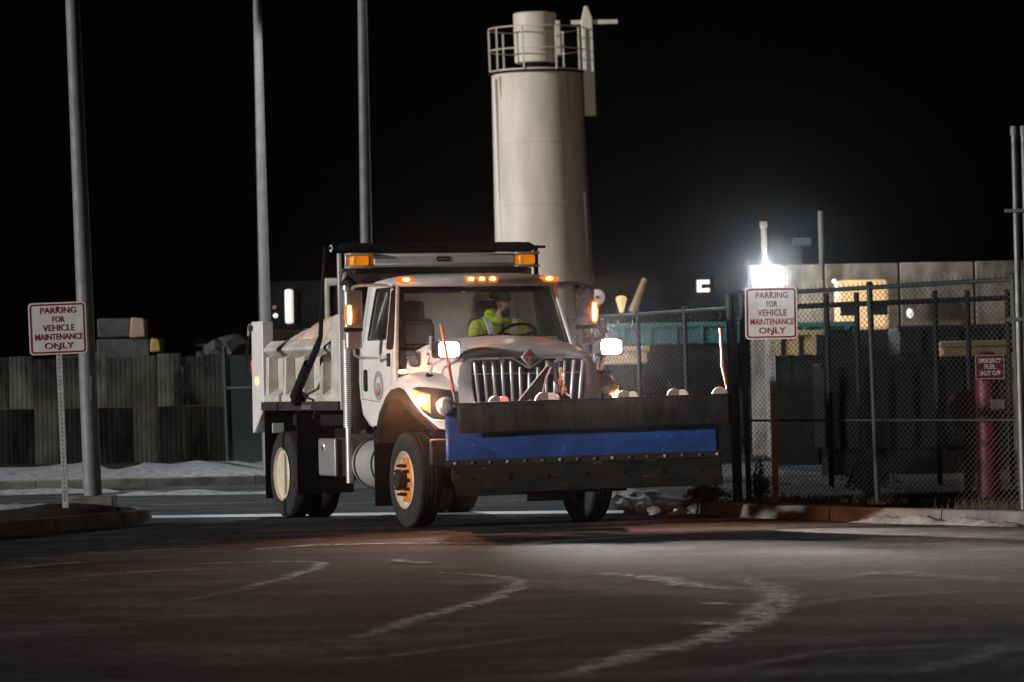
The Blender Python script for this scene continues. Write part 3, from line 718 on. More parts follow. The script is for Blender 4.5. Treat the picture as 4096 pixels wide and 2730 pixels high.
    o_, i_ = rnd_rect(.136, .096, .04), rnd_rect(.12, .082, .036); nn = len(o_)
    sh_ = MB().add([(pl.x + d_, pl.y + q[0], pl.z + q[1]) for d_ in (-.02, .055) for q in o_] + [(pl.x + d_, pl.y + q[0], pl.z + q[1]) for d_ in (-.02, .055) for q in i_], [(i, (i + 1) % nn, nn + (i + 1) % nn, nn + i) for i in range(nn)] + [(2 * nn + i, 2 * nn + (i + 1) % nn, 3 * nn + (i + 1) % nn, 3 * nn + i) for i in range(nn)] + [(nn + i, nn + (i + 1) % nn, 3 * nn + (i + 1) % nn, 3 * nn + i) for i in range(nn)])
    P('added_shroud', sh_, 'trim', lt)  # lip added round the lens to keep its light off the bonnet
    P('stalk', MB().tube([foot, foot + Vector((.10, 0, .12)), pl + Vector((-.09, 0, -.09))], [.022, .016, .016], 8), 'alu', lt)
    P('rubber_foot', MB().ball(foot + Vector((0, 0, -.01)), (.055, .045, .06)), 'trim', lt)
    P('turn_repeater', MB().tube([pl + Vector((-.12, -s * .02 * 0 + (-.15 if s < 0 else .02), .0)), pl + Vector((-.12, (-.15 if s < 0 else .02), .15))], .02, 8), 'chrome', lt)
    ld = bpy.data.lights.new('plow_light_beam', 'SPOT'); ld.energy = 4600; ld.spot_size = R(52); ld.spot_blend = .95; ld.color = (1, .89, .81); ld.shadow_soft_size = .08
    lo = bpy.data.objects.new('plow_light_beam', ld); COL.objects.link(lo); lo.parent = T
    ld2 = bpy.data.lights.new('plow_light_spill', 'SPOT'); ld2.energy = 420; ld2.spot_size = R(120); ld2.spot_blend = .6; ld2.color = (1, .86, .76); ld2.shadow_soft_size = .07
    lo2 = bpy.data.objects.new('plow_light_spill', ld2); COL.objects.link(lo2); lo2.parent = T; lo2.location = pl + Vector((.07, 0, 0)); lo2.rotation_euler = Vector((-1, 0, .05)).to_track_quat('Z', 'Y').to_euler()
    lo.location = pl + Vector((.07, 0, 0)); lo.rotation_euler = Vector((-1, -.16, .24)).to_track_quat('Z', 'Y').to_euler()

# ---- grille
GX = .885
def vee(hw, zt, zb, vy, vz, r):
    return rr_quad([(-hw, zb), (-hw * 1.0, zt), (-vy, zt + .012), (0, vz), (vy, zt + .012), (hw, zt), (hw, zb)], r, 3)
holed([(-.80, 1.18), (-.815, 1.60), (-.79, 1.76), (-.70, 1.85), (-.22, 1.868), (0, 1.74), (.22, 1.868), (.70, 1.85), (.79, 1.76), (.815, 1.60), (.80, 1.18)],
      [rr_quad([(-.60, 1.20), (-.665, 1.55), (-.665, 1.825), (-.19, 1.835), (0, 1.715), (.19, 1.835), (.665, 1.825), (.665, 1.55), (.60, 1.20)], .03, 3)],
      lambda a, b: (GX + .03 - .10 * max(0, abs(a) - .6), a, b), 'grille_surround', 'chrome', T, .05, [(0, -.66), (0, .66), (0, .2), (0, -.2)], .014)
P('radiator', MB().box(.84, .884, -.68, .68, 1.19, 1.84), 'ink')
P('grille_band', MB().box(.886, .89, -.64, .64, 1.70, 1.79), 'steel_dark')
P('grille_crossbar', MB().box(.888, .895, -.64, .64, 1.668, 1.678), 'alu')
bar = None
for k in range(13):
    y = -.63 + .105 * k
    bw = MB().prism([(-.016, 1.20), (.016, 1.20), (.016, 1.81), (-.016, 1.81)], 0, .045, 'x', lambda v: (.893 + v[0] + .012 * math.sin((v[2] - 1.2) * 3), y * (1 - .10 * max(0, (1.55 - v[2])) / .35) + v[1], v[2] if abs(y) > .2 or v[2] < 1.6 else min(v[2], 1.68 + abs(y) * .55)))
    P('grille_bar', bw, 'chrome', bevel=.008)
for y in (-.32, .36): P('grille_clip', MB().box(.93, .95, y - .035, y + .035, 1.80, 1.832), 'alu', bevel=.006)
em = P('emblem', MB().prism([(0, -.105), (.098, 0), (0, .105), (-.098, 0)], 0, .03, 'x', lambda v: (GX + .04 + v[0], v[1], 1.845 + v[2])), 'chrome', bevel=.01)
P('emblem_centre', MB().prism([(0, -.064), (.060, 0), (0, .064), (-.060, 0)], 0, .006, 'x', lambda v: (GX + .0701 + v[0], v[1], 1.845 + v[2])), 'emblem_red', em)
P('emblem_bar', MB().box(GX + .077, GX + .083, -.042, .042, 1.837, 1.853).box(GX + .077, GX + .083, -.010, .010, 1.80, 1.853), 'chrome', em)
P('bumper', MB().prism([(-1.17, .69), (1.17, .69), (1.17, .98), (-1.17, .98)], .92, 1.0, 'x'), 'steel_dark', bevel=.02)
P('valance', MB().box(.55, .90, -.80, .80, .98, 1.19), 'frame_black', bevel=.02)
for s in (-1, 1): P('tow_hook', MB().tube([(1.0, s * .86, 1.02), (1.08, s * .86, 1.02), (1.10, s * .86, 1.08), (1.04, s * .86, 1.10)], .018, 6), 'trim')

# fleet number on the bonnet side and town seal on the door
me = text_mesh('2', .19, .004); o = link('fleet_number', me, 'ink', T, smooth=0)
o.matrix_local = Matrix.Translation((.22, -.908, 1.79)) @ Matrix.Rotation(R(4), 4, 'Z') @ Matrix.Rotation(R(90), 4, 'X')
def seal_ring(r0, r1, m, name, par, dy):
    n = 40; vs = []; fs = []
    for k in range(n):
        a = 2 * math.pi * k / n
        for r in (r0, r1): vs.append((-1.02 + r * math.cos(a), -cab_y(1.57) - .0195 - dy, 1.57 + r * math.sin(a)))
    for k in range(n): fs.append((2 * k, 2 * k + 1, (2 * k + 3) % (2 * n), (2 * k + 2) % (2 * n)))
    return P(name, MB().add(vs, fs), m, par, smooth=0)
seal = seal_ring(.128, .165, 'seal', 'door_seal', T, .002)
seal_ring(.108, .116, 'ink', 'seal_ring', seal, .003)
P('seal_shield', MB().prism([(-1.075, 1.60), (-1.075, 1.53), (-1.02, 1.475), (-.965, 1.53), (-.965, 1.60)], -cab_y(1.57) - .0235, -cab_y(1.57) - .021), 'seal', seal)
P('seal_chevron', MB().prism([(-1.09, 1.545), (-1.09, 1.525), (-1.02, 1.455), (-.95, 1.525), (-.95, 1.545), (-1.02, 1.477)], -cab_y(1.57) - .0255, -cab_y(1.57) - .024), 'emblem_red', seal)

# ---- mirrors
for s in (-1, 1):
    mx, my = -.92, s * 1.40
    hs = P('mirror', MB().loft([[(mx + q * .07 * (1 if q > 0 else .4), my + w_ * .112, z) for q, w_ in ((-1, -1), (-1, 1), (.5, 1), (1, .7), (1, -.7), (.5, -1))] for z in (2.22, 2.24, 2.62, 2.645)]), 'housing', bevel=.015)
    P('spot_mirror', MB().loft([[(mx + q * .06 * (1 if q > 0 else .4), my + w_ * .098, z) for q, w_ in ((-1, -1), (-1, 1), (.5, 1), (1, .7), (1, -.7), (.5, -1))] for z in (1.99, 2.005, 2.165, 2.18)]), 'housing', hs, bevel=.012)
    P('bracket', MB().box(mx - .03, mx + .05, my - .10, my + .10, 2.18, 2.22), 'trim', hs)
    P('marker_lamp', MB().tube([(mx + .06, my + s * (.06 if s < 0 else .095), 2.27), (mx + .068, my + s * (.06 if s < 0 else .095), 2.38), (mx + .06, my + s * (.06 if s < 0 else .095), 2.47)], [.022, .026, .02], 10), 'amber_lit', hs)
    P('lamp_halo', MB().ball((mx + .052, my + s * (.06 if s < 0 else .095), 2.37), (.02, .055, .15), 14, 8), 'amber_soft', hs)  # glowing shape that paints the orange halo round the marker lamp
    P('mirror_arm', MB().tube([(-.80, s * .96, 2.685), (-.85, s * 1.10, 2.70), (-.90, s * 1.32, 2.70), (-.92, s * 1.39, 2.68), (-.92, s * 1.40, 2.63)], .017, 8), 'chrome', hs)
    P('mirror_arm', MB().tube([(-.66, s * 1.06, 1.885), (-.80, s * 1.2, 1.88), (-.90, s * 1.33, 1.885), (-.92, s * 1.385, 1.92), (-.92, s * 1.395, 2.0)], .015, 8), 'chrome', hs)
    P('arm_mount', MB().box(-.70, -.60, s * 1.07 - .02, s * 1.07 + .02, 1.78, 1.93), 'trim', hs, bevel=.012)
    P('arm_mount', MB().prism(rnd_rect(.075, .035, .03, 4, -.79, 2.69), s * .95 - .015, s * .95 + .03), 'trim', hs, bevel=.008)

# ---- exhaust stack
SX, SY = -1.89, -1.15
stk = P('exhaust_stack', MB().tube([(SX, SY, .46), (SX, SY, 2.68), (SX - .01, SY, 2.76), (SX - .05, SY + .01, 2.84), (SX - .12, SY + .02, 2.88)], .047, 14), 'steel')
P('heat_shield', MB().lathe([(.066, 1.10), (.066, 2.10)], (SX, SY, 0), 'z', 24, cap=False), 'alu', stk)
slots = MB()
for j in range(44):
    z = 1.115 + .0222 * j
    for k in range(14):
        a = 2 * math.pi * (k + (j % 2) * .5) / 14
        if math.cos(a - R(-70)) < -.2: continue
        r = .0668; d = .0095
        q = [(a - d / r, z), (a + d / r, z), (a + d / r, z + .011), (a - d / r, z + .011)]
        slots.add([(SX + r * math.cos(t), SY + r * math.sin(t), zz) for t, zz in q], [(0, 1, 2, 3)])
o = P('slots', slots, 'ink', stk, smooth=0); o['kind'] = 'stuff'
P('shield_plate', MB().box(SX + .02, SX + .03, SY + .055, SY + .20, 1.0, 2.1), 'alu', stk, bevel=.004)
P('stack_elbow', MB().tube([(SX + .02, SY + .12, 2.60), (SX + .0, SY + .06, 2.72), (SX - .02, SY - .03, 2.80)], .07, 12), 'steel_dark', stk)

# ---- fuel tank, tool box, steps
tk = P('fuel_tank', MB().lathe([(.02, -1.86), (.26, -1.86), (.285, -1.83), (.285, -1.0), (.26, -.97), (.02, -.97)], (0, -.86, .68), 'x', 40), 'alu')
for x in (-1.74, -1.12): P('tank_strap', MB().lathe([(.288, x - .025), (.293, x - .025), (.293, x + .025), (.288, x + .025)], (0, -.86, .68), 'x', 40, cap=False), 'trim', tk)
P('step', MB().box(-1.82, -.92, -1.17, -.80, .985, 1.02), 'steel_dark', tk, bevel=.008)
P('step', MB().box(-1.75, -.92, -1.15, -.95, .36, .40), 'steel_dark', tk, bevel=.008)
tb = P('tool_box', MB().box(-3.05, -2.38, -1.15, -.60, .53, .965), 'steel', bevel=.012)
P('tool_box_door', MB().box(-3.02, -2.41, -1.168, -1.152, .545, .95), 'steel', tb, bevel=.006)
P('box_edge', MB().box(-2.405, -2.372, -1.172, -1.14, .53, .965), 'alu', tb, bevel=.006)
P('latch', MB().box(-2.83, -2.76, -1.182, -1.169, .80, .91), 'chrome', tb, bevel=.008)
P('latch_handle', MB().box(-2.81, -2.78, -1.192, -1.183, .82, .88), 'ink', tb)

# ---- dump bed
BX0, BX1 = -5.02, -1.98
bed = P('dump_bed', MB().box(BX0, BX1, -1.10, 1.10, 1.30, 1.36), 'paint_bed')
for s in (-1, 1):
    P('bed_side', MB().box(BX0, BX1 - .08, s * 1.085 - .012, s * 1.085 + .012, 1.36, 2.06), 'paint_bed', bed)
    P('top_rail', MB().prism([(s * 1.08, 2.14), (s * 1.14, 2.14), (s * 1.235, 2.045), (s * 1.235, 2.015), (s * 1.11, 1.93), (s * 1.08, 1.93)], BX0 + .06, -2.40, 'x'), 'paint_bed', bed, bevel=.01)
    P('bottom_ledge', MB().prism([(s * 1.08, 1.57), (s * 1.225, 1.475), (s * 1.225, 1.40), (s * 1.08, 1.40)], BX0, -2.30, 'x'), 'paint_bed', bed, bevel=.006)
    P('bottom_rail', MB().box(BX0, BX1, s * 1.20 - .06, s * 1.20, 1.295, 1.40), 'steel_dark', bed, bevel=.006)
    for x in (-4.86, -4.15, -3.42, -2.70):
        P('side_rib', MB().prism([(s * 1.10, 1.50), (s * 1.225, 1.475), (s * 1.215, 1.94), (s * 1.10, 1.98)], x - .055, x + .055, 'x'), 'paint_bed', bed, bevel=.008)
    P('rear_post', MB().prism([(-5.45, 2.39), (-4.99, 2.39), (-4.99, 1.35), (-5.05, 1.28), (-5.42, 1.02), (-5.47, 1.02)], s * 1.09, s * 1.235), 'paint', bed, bevel=.012)
    P('front_post', MB().prism([(-2.36, 1.30), (-2.30, 2.36), (-2.08, 2.40), (-1.98, 2.40), (-1.98, 1.30)], s * 1.10, s * 1.215), 'paint_bed', bed, bevel=.012)
    P('post_edge', MB().box(-2.01, -1.97, s * 1.20 - .02, s * 1.20 + .035, 1.30, 2.82), 'paint', bed, bevel=.006)
P('headboard', MB().box(-2.06, -2.0, -1.17, 1.17, 1.36, 2.92), 'paint_bed', bed, bevel=.01)
tg = P('tailgate', MB().box(-5.47, -5.40, -1.08, 1.08, 1.32, 2.30), 'paint', bed, bevel=.02)
P('gate_pin', MB().tube([(-5.40, -1.28, 2.31), (-5.40, -1.0, 2.31)], .035, 10), 'ink', bed)
P('side_lamp', MB().lathe([(.05, 0), (.045, -.012), (.02, -.018), (.002, -.019)], (-5.24, -1.236, 1.66), 'y', 20), 'red_lit', bed)
P('tail_lamp', MB().box(-5.52, -5.47, -1.235, -1.16, 1.74, 1.92), 'red_lens', bed, bevel=.01)
# chain hanging at the rear corner
for k in range(11):
    z = 2.20 - .041 * k; x = -5.55 - .016 * k
    pts = [Vector((x, -1.24, z)) + (Vector((0, 1, 0)) if k % 2 else Vector((.8, .6, 0)).normalized()) * .014 * math.cos(a) + Vector((-.35, 0, -.94)).normalized() * .03 * math.sin(a) for a in [2 * math.pi * q / 12 for q in range(13)]]
    P('chain_link', MB().tube(pts, .006, 5, False), 'rust_bar', bed)
P('chain_hook', MB().tube([(-5.47, -1.24, 2.36), (-5.52, -1.24, 2.33), (-5.55, -1.24, 2.22)], .018, 6), 'alu', bed)

# ---- cab shield, warning lights, tarp
P('cab_shield', MB().prism([(-2.06, 2.93), (-1.78, 2.93), (-1.74, 2.96), (-1.74, 3.07), (-1.80, 3.09), (-2.06, 3.09)], -.86, .86), 'paint', bed, bevel=.012)
P('shield_lip', MB().prism([(-1.9, 2.86), (-1.78, 2.93), (-2.0, 2.93)], -1.05, 1.05), 'steel_dark', bed)
P('shield_badge', MB().prism(rnd_rect(.085, .03, .025), 0, .004, 'x', lambda v: (-1.739 + v[0], v[1] - .02, 3.02 + v[2])), 'ink', bed)
P('badge_bar', MB().box(-1.7345, -1.733, -.08, .04, 3.014, 3.024), 'alu', bed, smooth=0)
for s in (-1, 1):
    wl = P('warning_light', MB().box(-1.92, -1.70, s * 1.02 - .145, s * 1.02 + .145, 2.92, 2.945).box(-1.92, -1.70, s * 1.02 - .145, s * 1.02 + .145, 3.07, 3.095).box(-1.92, -1.88, s * 1.02 - .14, s * 1.02 + .14, 2.945, 3.07), 'alu', T, bevel=.008)
    P('amber_lens', MB().prism([(-1.875, -.10), (-1.74, -.10), (-1.74, .10), (-1.875, .10)], 2.955, 3.06, 'z', lambda v: (v[0], s * 1.02 + v[1] * 1.0, v[2])), 'amber_lens', wl, bevel=.015)
    P('lens_divider', MB().box(-1.77, -1.733, s * 1.02 - .075, s * 1.02 - .062, 2.95, 3.065), 'alu', wl)
    P('shield_strut', MB().box(-1.99, -1.93, s * 1.21 - .02, s * 1.21 + .02, 2.40, 3.1 if s < 0 else 3.18), 'alu' if s < 0 else 'trim', bed, bevel=.006)
rings = []
for k in range(41):
    y = -1.22 + 2.40 * k / 40; e = 1 if .5 < k < 39.5 else .55
    rr_ = .058 * e * (1 + .10 * noise.noise((y * 2.3, 4, 0)) + .05 * noise.noise((y * 9, 1, 0)))
    rings.append([(-1.96 + rr_ * math.cos(2 * math.pi * q / 14), y, 3.158 + .004 * math.sin(y * 3) + rr_ * 1.05 * math.sin(2 * math.pi * q / 14)) for q in range(14)])
tp = P('tarp_roll', MB().loft(rings), 'tarp', smooth=60)
P('roll_axle', MB().tube([(-1.96, -1.34, 3.16), (-1.96, 1.33, 3.16)], .016, 8), 'frame_black', tp)
P('roll_ring', MB().tube([(-1.96 + .04 * math.cos(a), -1.305, 3.16 + .04 * math.sin(a)) for a in [R(60) - R(300) * q / 20 for q in range(21)]], .007, 6), 'white_flat', tp)
P('tarp_arm', MB().tube([(-2.10, -1.335, 3.18), (-2.23, -1.33, 2.72), (-2.34, -1.33, 2.16), (-2.50, -1.33, 2.02), (-3.12, -1.33, 1.61), (-3.42, -1.33, 1.41)], [.014, .022, .030, .042, .045, .045], 8), 'frame_black', bed)
P('tarp_spring', MB().tube([(-2.75, -1.36, 1.84), (-3.34, -1.35, 1.455)], .058, 12), 'frame_black', bed)
P('arm_pivot', MB().lathe([(.09, -1.34), (.09, -1.22), (.05, -1.2)], (-3.42, 0, 1.44), 'y', 16), 'frame_black', bed)
P('spring_bracket', MB().box(-3.35, -3.0, -1.26, -1.235, 1.31, 1.36), 'alu', bed)
P('hose', MB().tube([(-3.3, -1.30, 1.55), (-3.15, -1.27, 1.45), (-2.95, -1.25, 1.42), (-2.9, -1.23, 1.30), (-3.05, -1.22, 1.2)], .012, 6), 'ink', bed)

# ---- salt load
def load_h(x, y):
    t = (x - BX0) / (BX1 - BX0)
    ridge = lerp_tab([(0, 2.16), (.12, 2.27), (.30, 2.34), (.45, 2.45), (.58, 2.48), (.75, 2.52), (1, 2.57)], t)
    e = abs(y) / 1.07
    edge = 2.05 + .12 * t
    z = edge + (ridge - edge) * max(0, 1 - e ** 7)
    return z + .05 * noise.noise((x * 2.2, y * 2.2, 1)) * (1 - e ** 4) + .025 * noise.noise((x * 6, y * 6, 5)) + .012 * noise.noise((x * 17, y * 17, 9))
vs, fs = [], []; NX, NY = 110, 80
for i in range(NX + 1):
    for j in range(NY + 1):
        x = -4.97 + 2.9 * i / NX; y = -1.065 + 2.13 * j / NY; vs.append((x, y, load_h(x, y)))
for i in range(NX):
    for j in range(NY): a = i * (NY + 1) + j; fs.append((a, a + 1, a + NY + 2, a + NY + 1))
b0 = len(vs)
for i, j in ((0, 0), (NX, 0), (NX, NY), (0, NY)): x = -4.97 + 2.9 * i / NX; vs.append((x, -1.065 + 2.13 * j / NY, 1.38))
fs.append((b0, b0 + 1, b0 + 2, b0 + 3))
for i in range(NX): fs.append((i * (NY + 1), (i + 1) * (NY + 1), b0 if i < NX // 2 else b0 + 1)); fs.append(((i + 1) * (NY + 1) + NY, i * (NY + 1) + NY, b0 + 3 if i < NX // 2 else b0 + 2))
sp = MB().add(vs, fs).build('salt_heap', 'salt', smooth=60)
sp.matrix_world = TM; tag(sp, 'pinkish heap of road salt and sand piled in the truck bed', 'salt heap')

# ================================================================== SNOW PLOW (angled across the truck's nose)
PL = thing('snow_plow', 'raised blue snow plow blade with black rubber deflector on the truck nose', 'snow plow', (.75, 40.2, 0))
PL.rotation_euler = (0, -.016, R(1.0))
def sweep(name, prof, x0, x1, m, nx=24, thick=.02, zf=None, wob=0., par=PL):
    vs, fs = [], []; n = len(prof)
    for i in range(nx + 1):
        x = x0 + (x1 - x0) * i / nx
        for (y, z) in prof:
            zz = zf(x, z) if zf else z
            vs.append((x, y + wob * noise.noise((x * 1.7, z * 3, 2)), zz + wob * .4 * noise.noise((x * 2.1, z, 7))))
    for i in range(nx):
        for j in range(n - 1): a = i * n + j; fs.append((a, a + 1, a + n + 1, a + n))
    o = MB().add(vs, fs).build(name, m, par, smooth=50); q = o.modifiers.new('s', 'SOLIDIFY'); q.thickness = thick; q.offset = 0
    return o
def fine_prof(pts, k=5):
    out = []
    for i in range(len(pts) - 1):
        p0, p1, p2, p3 = [Vector(pts[max(0, min(len(pts) - 1, i + d))]) for d in (-1, 0, 1, 2)]
        for j in range(k):
            t = j / k; q = .5 * ((2 * p1) + (p2 - p0) * t + (2 * p0 - 5 * p1 + 4 * p2 - p3) * t * t + (3 * p1 - p0 - 3 * p2 + p3) * t ** 3); out.append((q.x, q.y))
    return out + [pts[-1]]
mold = fine_prof([(-.01, .79), (.035, .90), (.06, 1.03), (.05, 1.17), (.0, 1.30), (-.05, 1.355)])
def ztop(x, z):
    lim = 1.35 - 2.2 * max(0, -1.36 - x) ** 1.35
    return min(z, lim)
sweep('moldboard', mold, -1.45, 1.41, 'blue', 60, .016, ztop, .006)
sweep('added_back_sheet', [(y + .03, z) for y, z in mold], -1.43, 1.39, 'frame_black', 40, .006, lambda x, z: min(z, ztop(x, z) - .01), .006)  # unseen black sheet added to keep blue bounce off the grille
sweep('rubber_deflector', fine_prof([(-.04, 1.372), (-.09, 1.335), (-.115, 1.25), (-.10, 1.16), (-.075, 1.078)]), -1.32, 1.545, 'rubber_plow', 60, .018, None, .016)
P('deflector_clamp', MB().box(-1.32, 1.54, -.055, -.03, 1.372, 1.392), 'frame_black', PL, bevel=.005)
P('wear_strip', MB().box(-1.455, 1.435, -.035, .0, .727, .797), 'rust_bar', PL, bevel=.006)
P('cutting_edge', MB().prism([(-1.40, .735), (-1.36, .438), (1.44, .438), (1.425, .735)], -.02, .012), 'blade', PL, bevel=.008)
for k in range(16):
    x = -1.36 + .183 * k
    P('bolt', MB().lathe([(.016, 0), (.016, -.012), (.004, -.017)], (x, -.036, .763), 'y', 10), 'galv_dark' if k % 3 else 'alu', PL)
for k in range(7):
    x = -1.2 + .40 * k
    P('bolt', MB().lathe([(.022, 0), (.022, -.010), (.004, -.014)], (x, -.0205, .60), 'y', 10), 'blade', PL)
for k in range(6):
    x = -1.3 + .52 * k
    P('back_rib', MB().prism([(.04, .55), (.10, .55), (.16, .9), (.14, 1.2), (.03, 1.33), (.06, 1.2), (.08, 1.0), (.06, .8)], x - .012, x + .012, 'x'), 'frame_black', PL)
P('back_beam', MB().box(-1.4, 1.4, .10, .20, .56, .68), 'frame_black', PL, bevel=.01)
def half_disc(x, z, r, m, w_=.03, tilt=0., y=-.02):
    pts = [(r * math.cos(math.pi * k / 14), r * .92 * math.sin(math.pi * k / 14)) for k in range(15)]
    o = MB().prism(pts, -w_ / 2, w_ / 2).build('deflector_tab', m, PL, bevel=.006); o.location = (x, y, z); o.rotation_euler = (0, 0, tilt)
for fx, r, m, tl in ((1985, .075, 'marker_pink', .35), (2020, .07, 'marker_orange', -.5), (2178, .095, 'marker_pink', .3), (2212, .085, 'marker_pink', -.4), (2502, .085, 'marker_pink', .3), (2535, .07, 'marker_pink', -.4), (2702, .085, 'marker_pink', .3), (2735, .07, 'marker_pink', -.4), (2884, .085, 'marker_pink', .1)):
    x = (fx - 2048) / F_PX * 40.2 - .75
    half_disc(x, 1.385, r, m, .028, tl)
for (a, b), cols in ((((1776, 1289), (1828, 1600)), 1), (((2896, 1322), (2918, 1580)), 2)):
    A, B = at(*b, 40.2), at(*a, 40.2); A -= Vector((.75, 40.2, 0)); B -= Vector((.75, 40.2, 0)); A.y = B.y = .0; 
    mid = A.lerp(B, .5) + Vector((-.012 if cols == 2 else .008, 0, 0))
    sk = P('marker_stake', MB().tube([A.lerp(B, .12), A.lerp(mid, .6), mid, B], [.018, .018, .018, .016], 10), 'marker_orange', PL)
    P('stake_stem', MB().tube([A, A.lerp(B, .13)], .009, 6), 'alu', sk)
    if cols == 2: P('stake_stripe', MB().tube([A.lerp(B, .2) + Vector((-.013, -.012, 0)), mid + Vector((-.016, -.010, -.05)), mid + Vector((-.012, -.01, .12))], [.006, .011, .004], 6), 'white_flat', sk)
# hitch: push frame and lift arm between blade and bumper
hx, hy = -.50, 1.35
P('push_frame', MB().tube([(hx - .42, hy, .72), (-.75, .2, .62)], .05, 6).tube([(hx + .42, hy, .72), (.55, .2, .62)], .05, 6).box(hx - .75, hx + .75, hy - .08, hy + .06, .60, .84).box(-.8, .7, .2, .32, .55, .70), 'rust_bar', PL, bevel=.012)
P('under_frame', MB().box(hx - .85, hx + .95, .4, 1.3, .40, .47), 'frame_black', PL, bevel=.01)
def loc_at(px, py, Y): q = at(px, py, Y); return Vector((q.x - .75, q.y - 40.2, q.z))
a0, a1, ap = loc_at(2086, 1602, 41.0), loc_at(2178, 1590, 41.0), loc_at(2216, 1455, 41.0)
P('lift_arm', MB().prism([(0, 0), (a1.x - a0.x, .03), (ap.x - a0.x + .02, ap.z - a0.z), (ap.x - a0.x - .02, ap.z - a0.z)], -.03, .03, 'y', lambda v: (a0.x + v[0], a0.y + v[1], a0.z + v[2])), 'frame_black', PL, bevel=.008)
P('arm_edge', MB().tube([a0 + Vector((0, -.035, 0)), ap + Vector((-.02, -.035, 0))], .008, 6), 'marker_pink', PL)
P('arm_edge', MB().tube([loc_at(2183, 1570, 40.95), loc_at(2200, 1510, 40.95), ap + Vector((.012, -.04, -.03))], [.006, .012, .012], 6), 'marker_pink', PL)
c0, c1 = loc_at(2238, 1465, 41.0), loc_at(2250, 1585, 41.0)
P('lift_cylinder', MB().tube([c0, c0.lerp(c1, .6)], .035, 10).tube([c0.lerp(c1, .6), c1], .018, 8), 'steel_dark', PL)
for k in range(7):
    p = c0.lerp(c1, .15 + .12 * k) + Vector((.05 + .015 * math.sin(k * 1.7), -.05, 0))
    P('chain_link', MB().tube([p + (Vector((1, 0, 0)) if k % 2 else Vector((.3, .95, 0))) * .022 * math.cos(a) + Vector((0, 0, 1)) * .032 * math.sin(a) for a in [2 * math.pi * q / 12 for q in range(13)]], .008, 5, False), 'rust_and_glow', PL)
P('arm_base', MB().ball(c1 + Vector((0, 0, -.03)), (.13, .08, .08)), 'frame_black', PL)
P('arm_head', MB().box(ap.x - .03, ap.x + .10, ap.y - .05, ap.y + .05, ap.z - .04, ap.z + .02), 'steel_dark', PL, bevel=.012)

# ================================================================== DRIVER
mat('skin', (.46, .25, .18), .6, var=.15, scale=30)
mat('hivis', (.60, .72, .03), .85, var=.35, scale=9, col2=(.38, .46, .02), bump=.4, bscale=25)
mat('reflect', (.62, .68, .70), .5, var=.2, scale=30)
mat('dark_cloth', (.012, .011, .012), .9)
mat('beard', (.028, .018, .014), .9, bump=.6, bscale=120)
def skin_mesh(name, V, E_, m, parent=None, sub=2):
    keys = list(V); me = bpy.data.meshes.new(name)
    me.from_pydata([V[k][0] for k in keys], [(keys.index(a), keys.index(b)) for a, b in E_], [])
    o = bpy.data.objects.new(name, me); COL.objects.link(o); me.materials.append(MATS[m])
    o.modifiers.new('skin', 'SKIN')
    if not me.skin_vertices: me.attributes.new
    sv = me.skin_vertices[0].data if len(me.skin_vertices) else None
    if sv is None:
        bpy.context.view_layer.objects.active = o; bpy.ops.mesh.customdata_skin_add(); sv = me.skin_vertices[0].data
    for i, k in enumerate(keys):
        r = V[k][1]; sv[i].radius = r if isinstance(r, tuple) else (r, r); sv[i].use_root = (i == 0)
    s = o.modifiers.new('sub', 'SUBSURF'); s.levels = sub; s.render_levels = sub
    o.modifiers['skin'].use_smooth_shade = True
    if parent: o.parent = parent
    return o
BASE = Vector((-1.33, .48, 1.62))
def rel(p): return tuple(Vector(p) - BASE)
face = Vector((.60, .79, -.10)).normalized(); fs_ = Vector((-face.y, face.x, 0)).normalized()
HC = Vector((-1.25, .505, 2.475))
V = {'pel': (rel((-1.34, .48, 1.72)), (.15, .12)), 'waist': (rel((-1.40, .48, 1.90)), (.15, .11)), 'chest': (rel((-1.40, .485, 2.10)), (.17, .12)), 'nb': (rel((-1.37, .49, 2.27)), .075),
     'neck': (rel((-1.30, .495, 2.35)), .062), 'jaw': (rel(HC + face * .035 + Vector((0, 0, -.075))), .068), 'head': (rel(HC), .096), 'top': (rel(HC + Vector((-.01, -.01, .085))), .080),
     'nose': (rel(HC + face * .108 + Vector((0, 0, -.015))), .014), 'nosetip': (rel(HC + face * .128 + Vector((0, 0, -.028))), .010)}
E_ = [('pel', 'waist'), ('waist', 'chest'), ('chest', 'nb'), ('nb', 'neck'), ('neck', 'jaw'), ('jaw', 'head'), ('head', 'top'), ('head', 'nose'), ('nose', 'nosetip')]
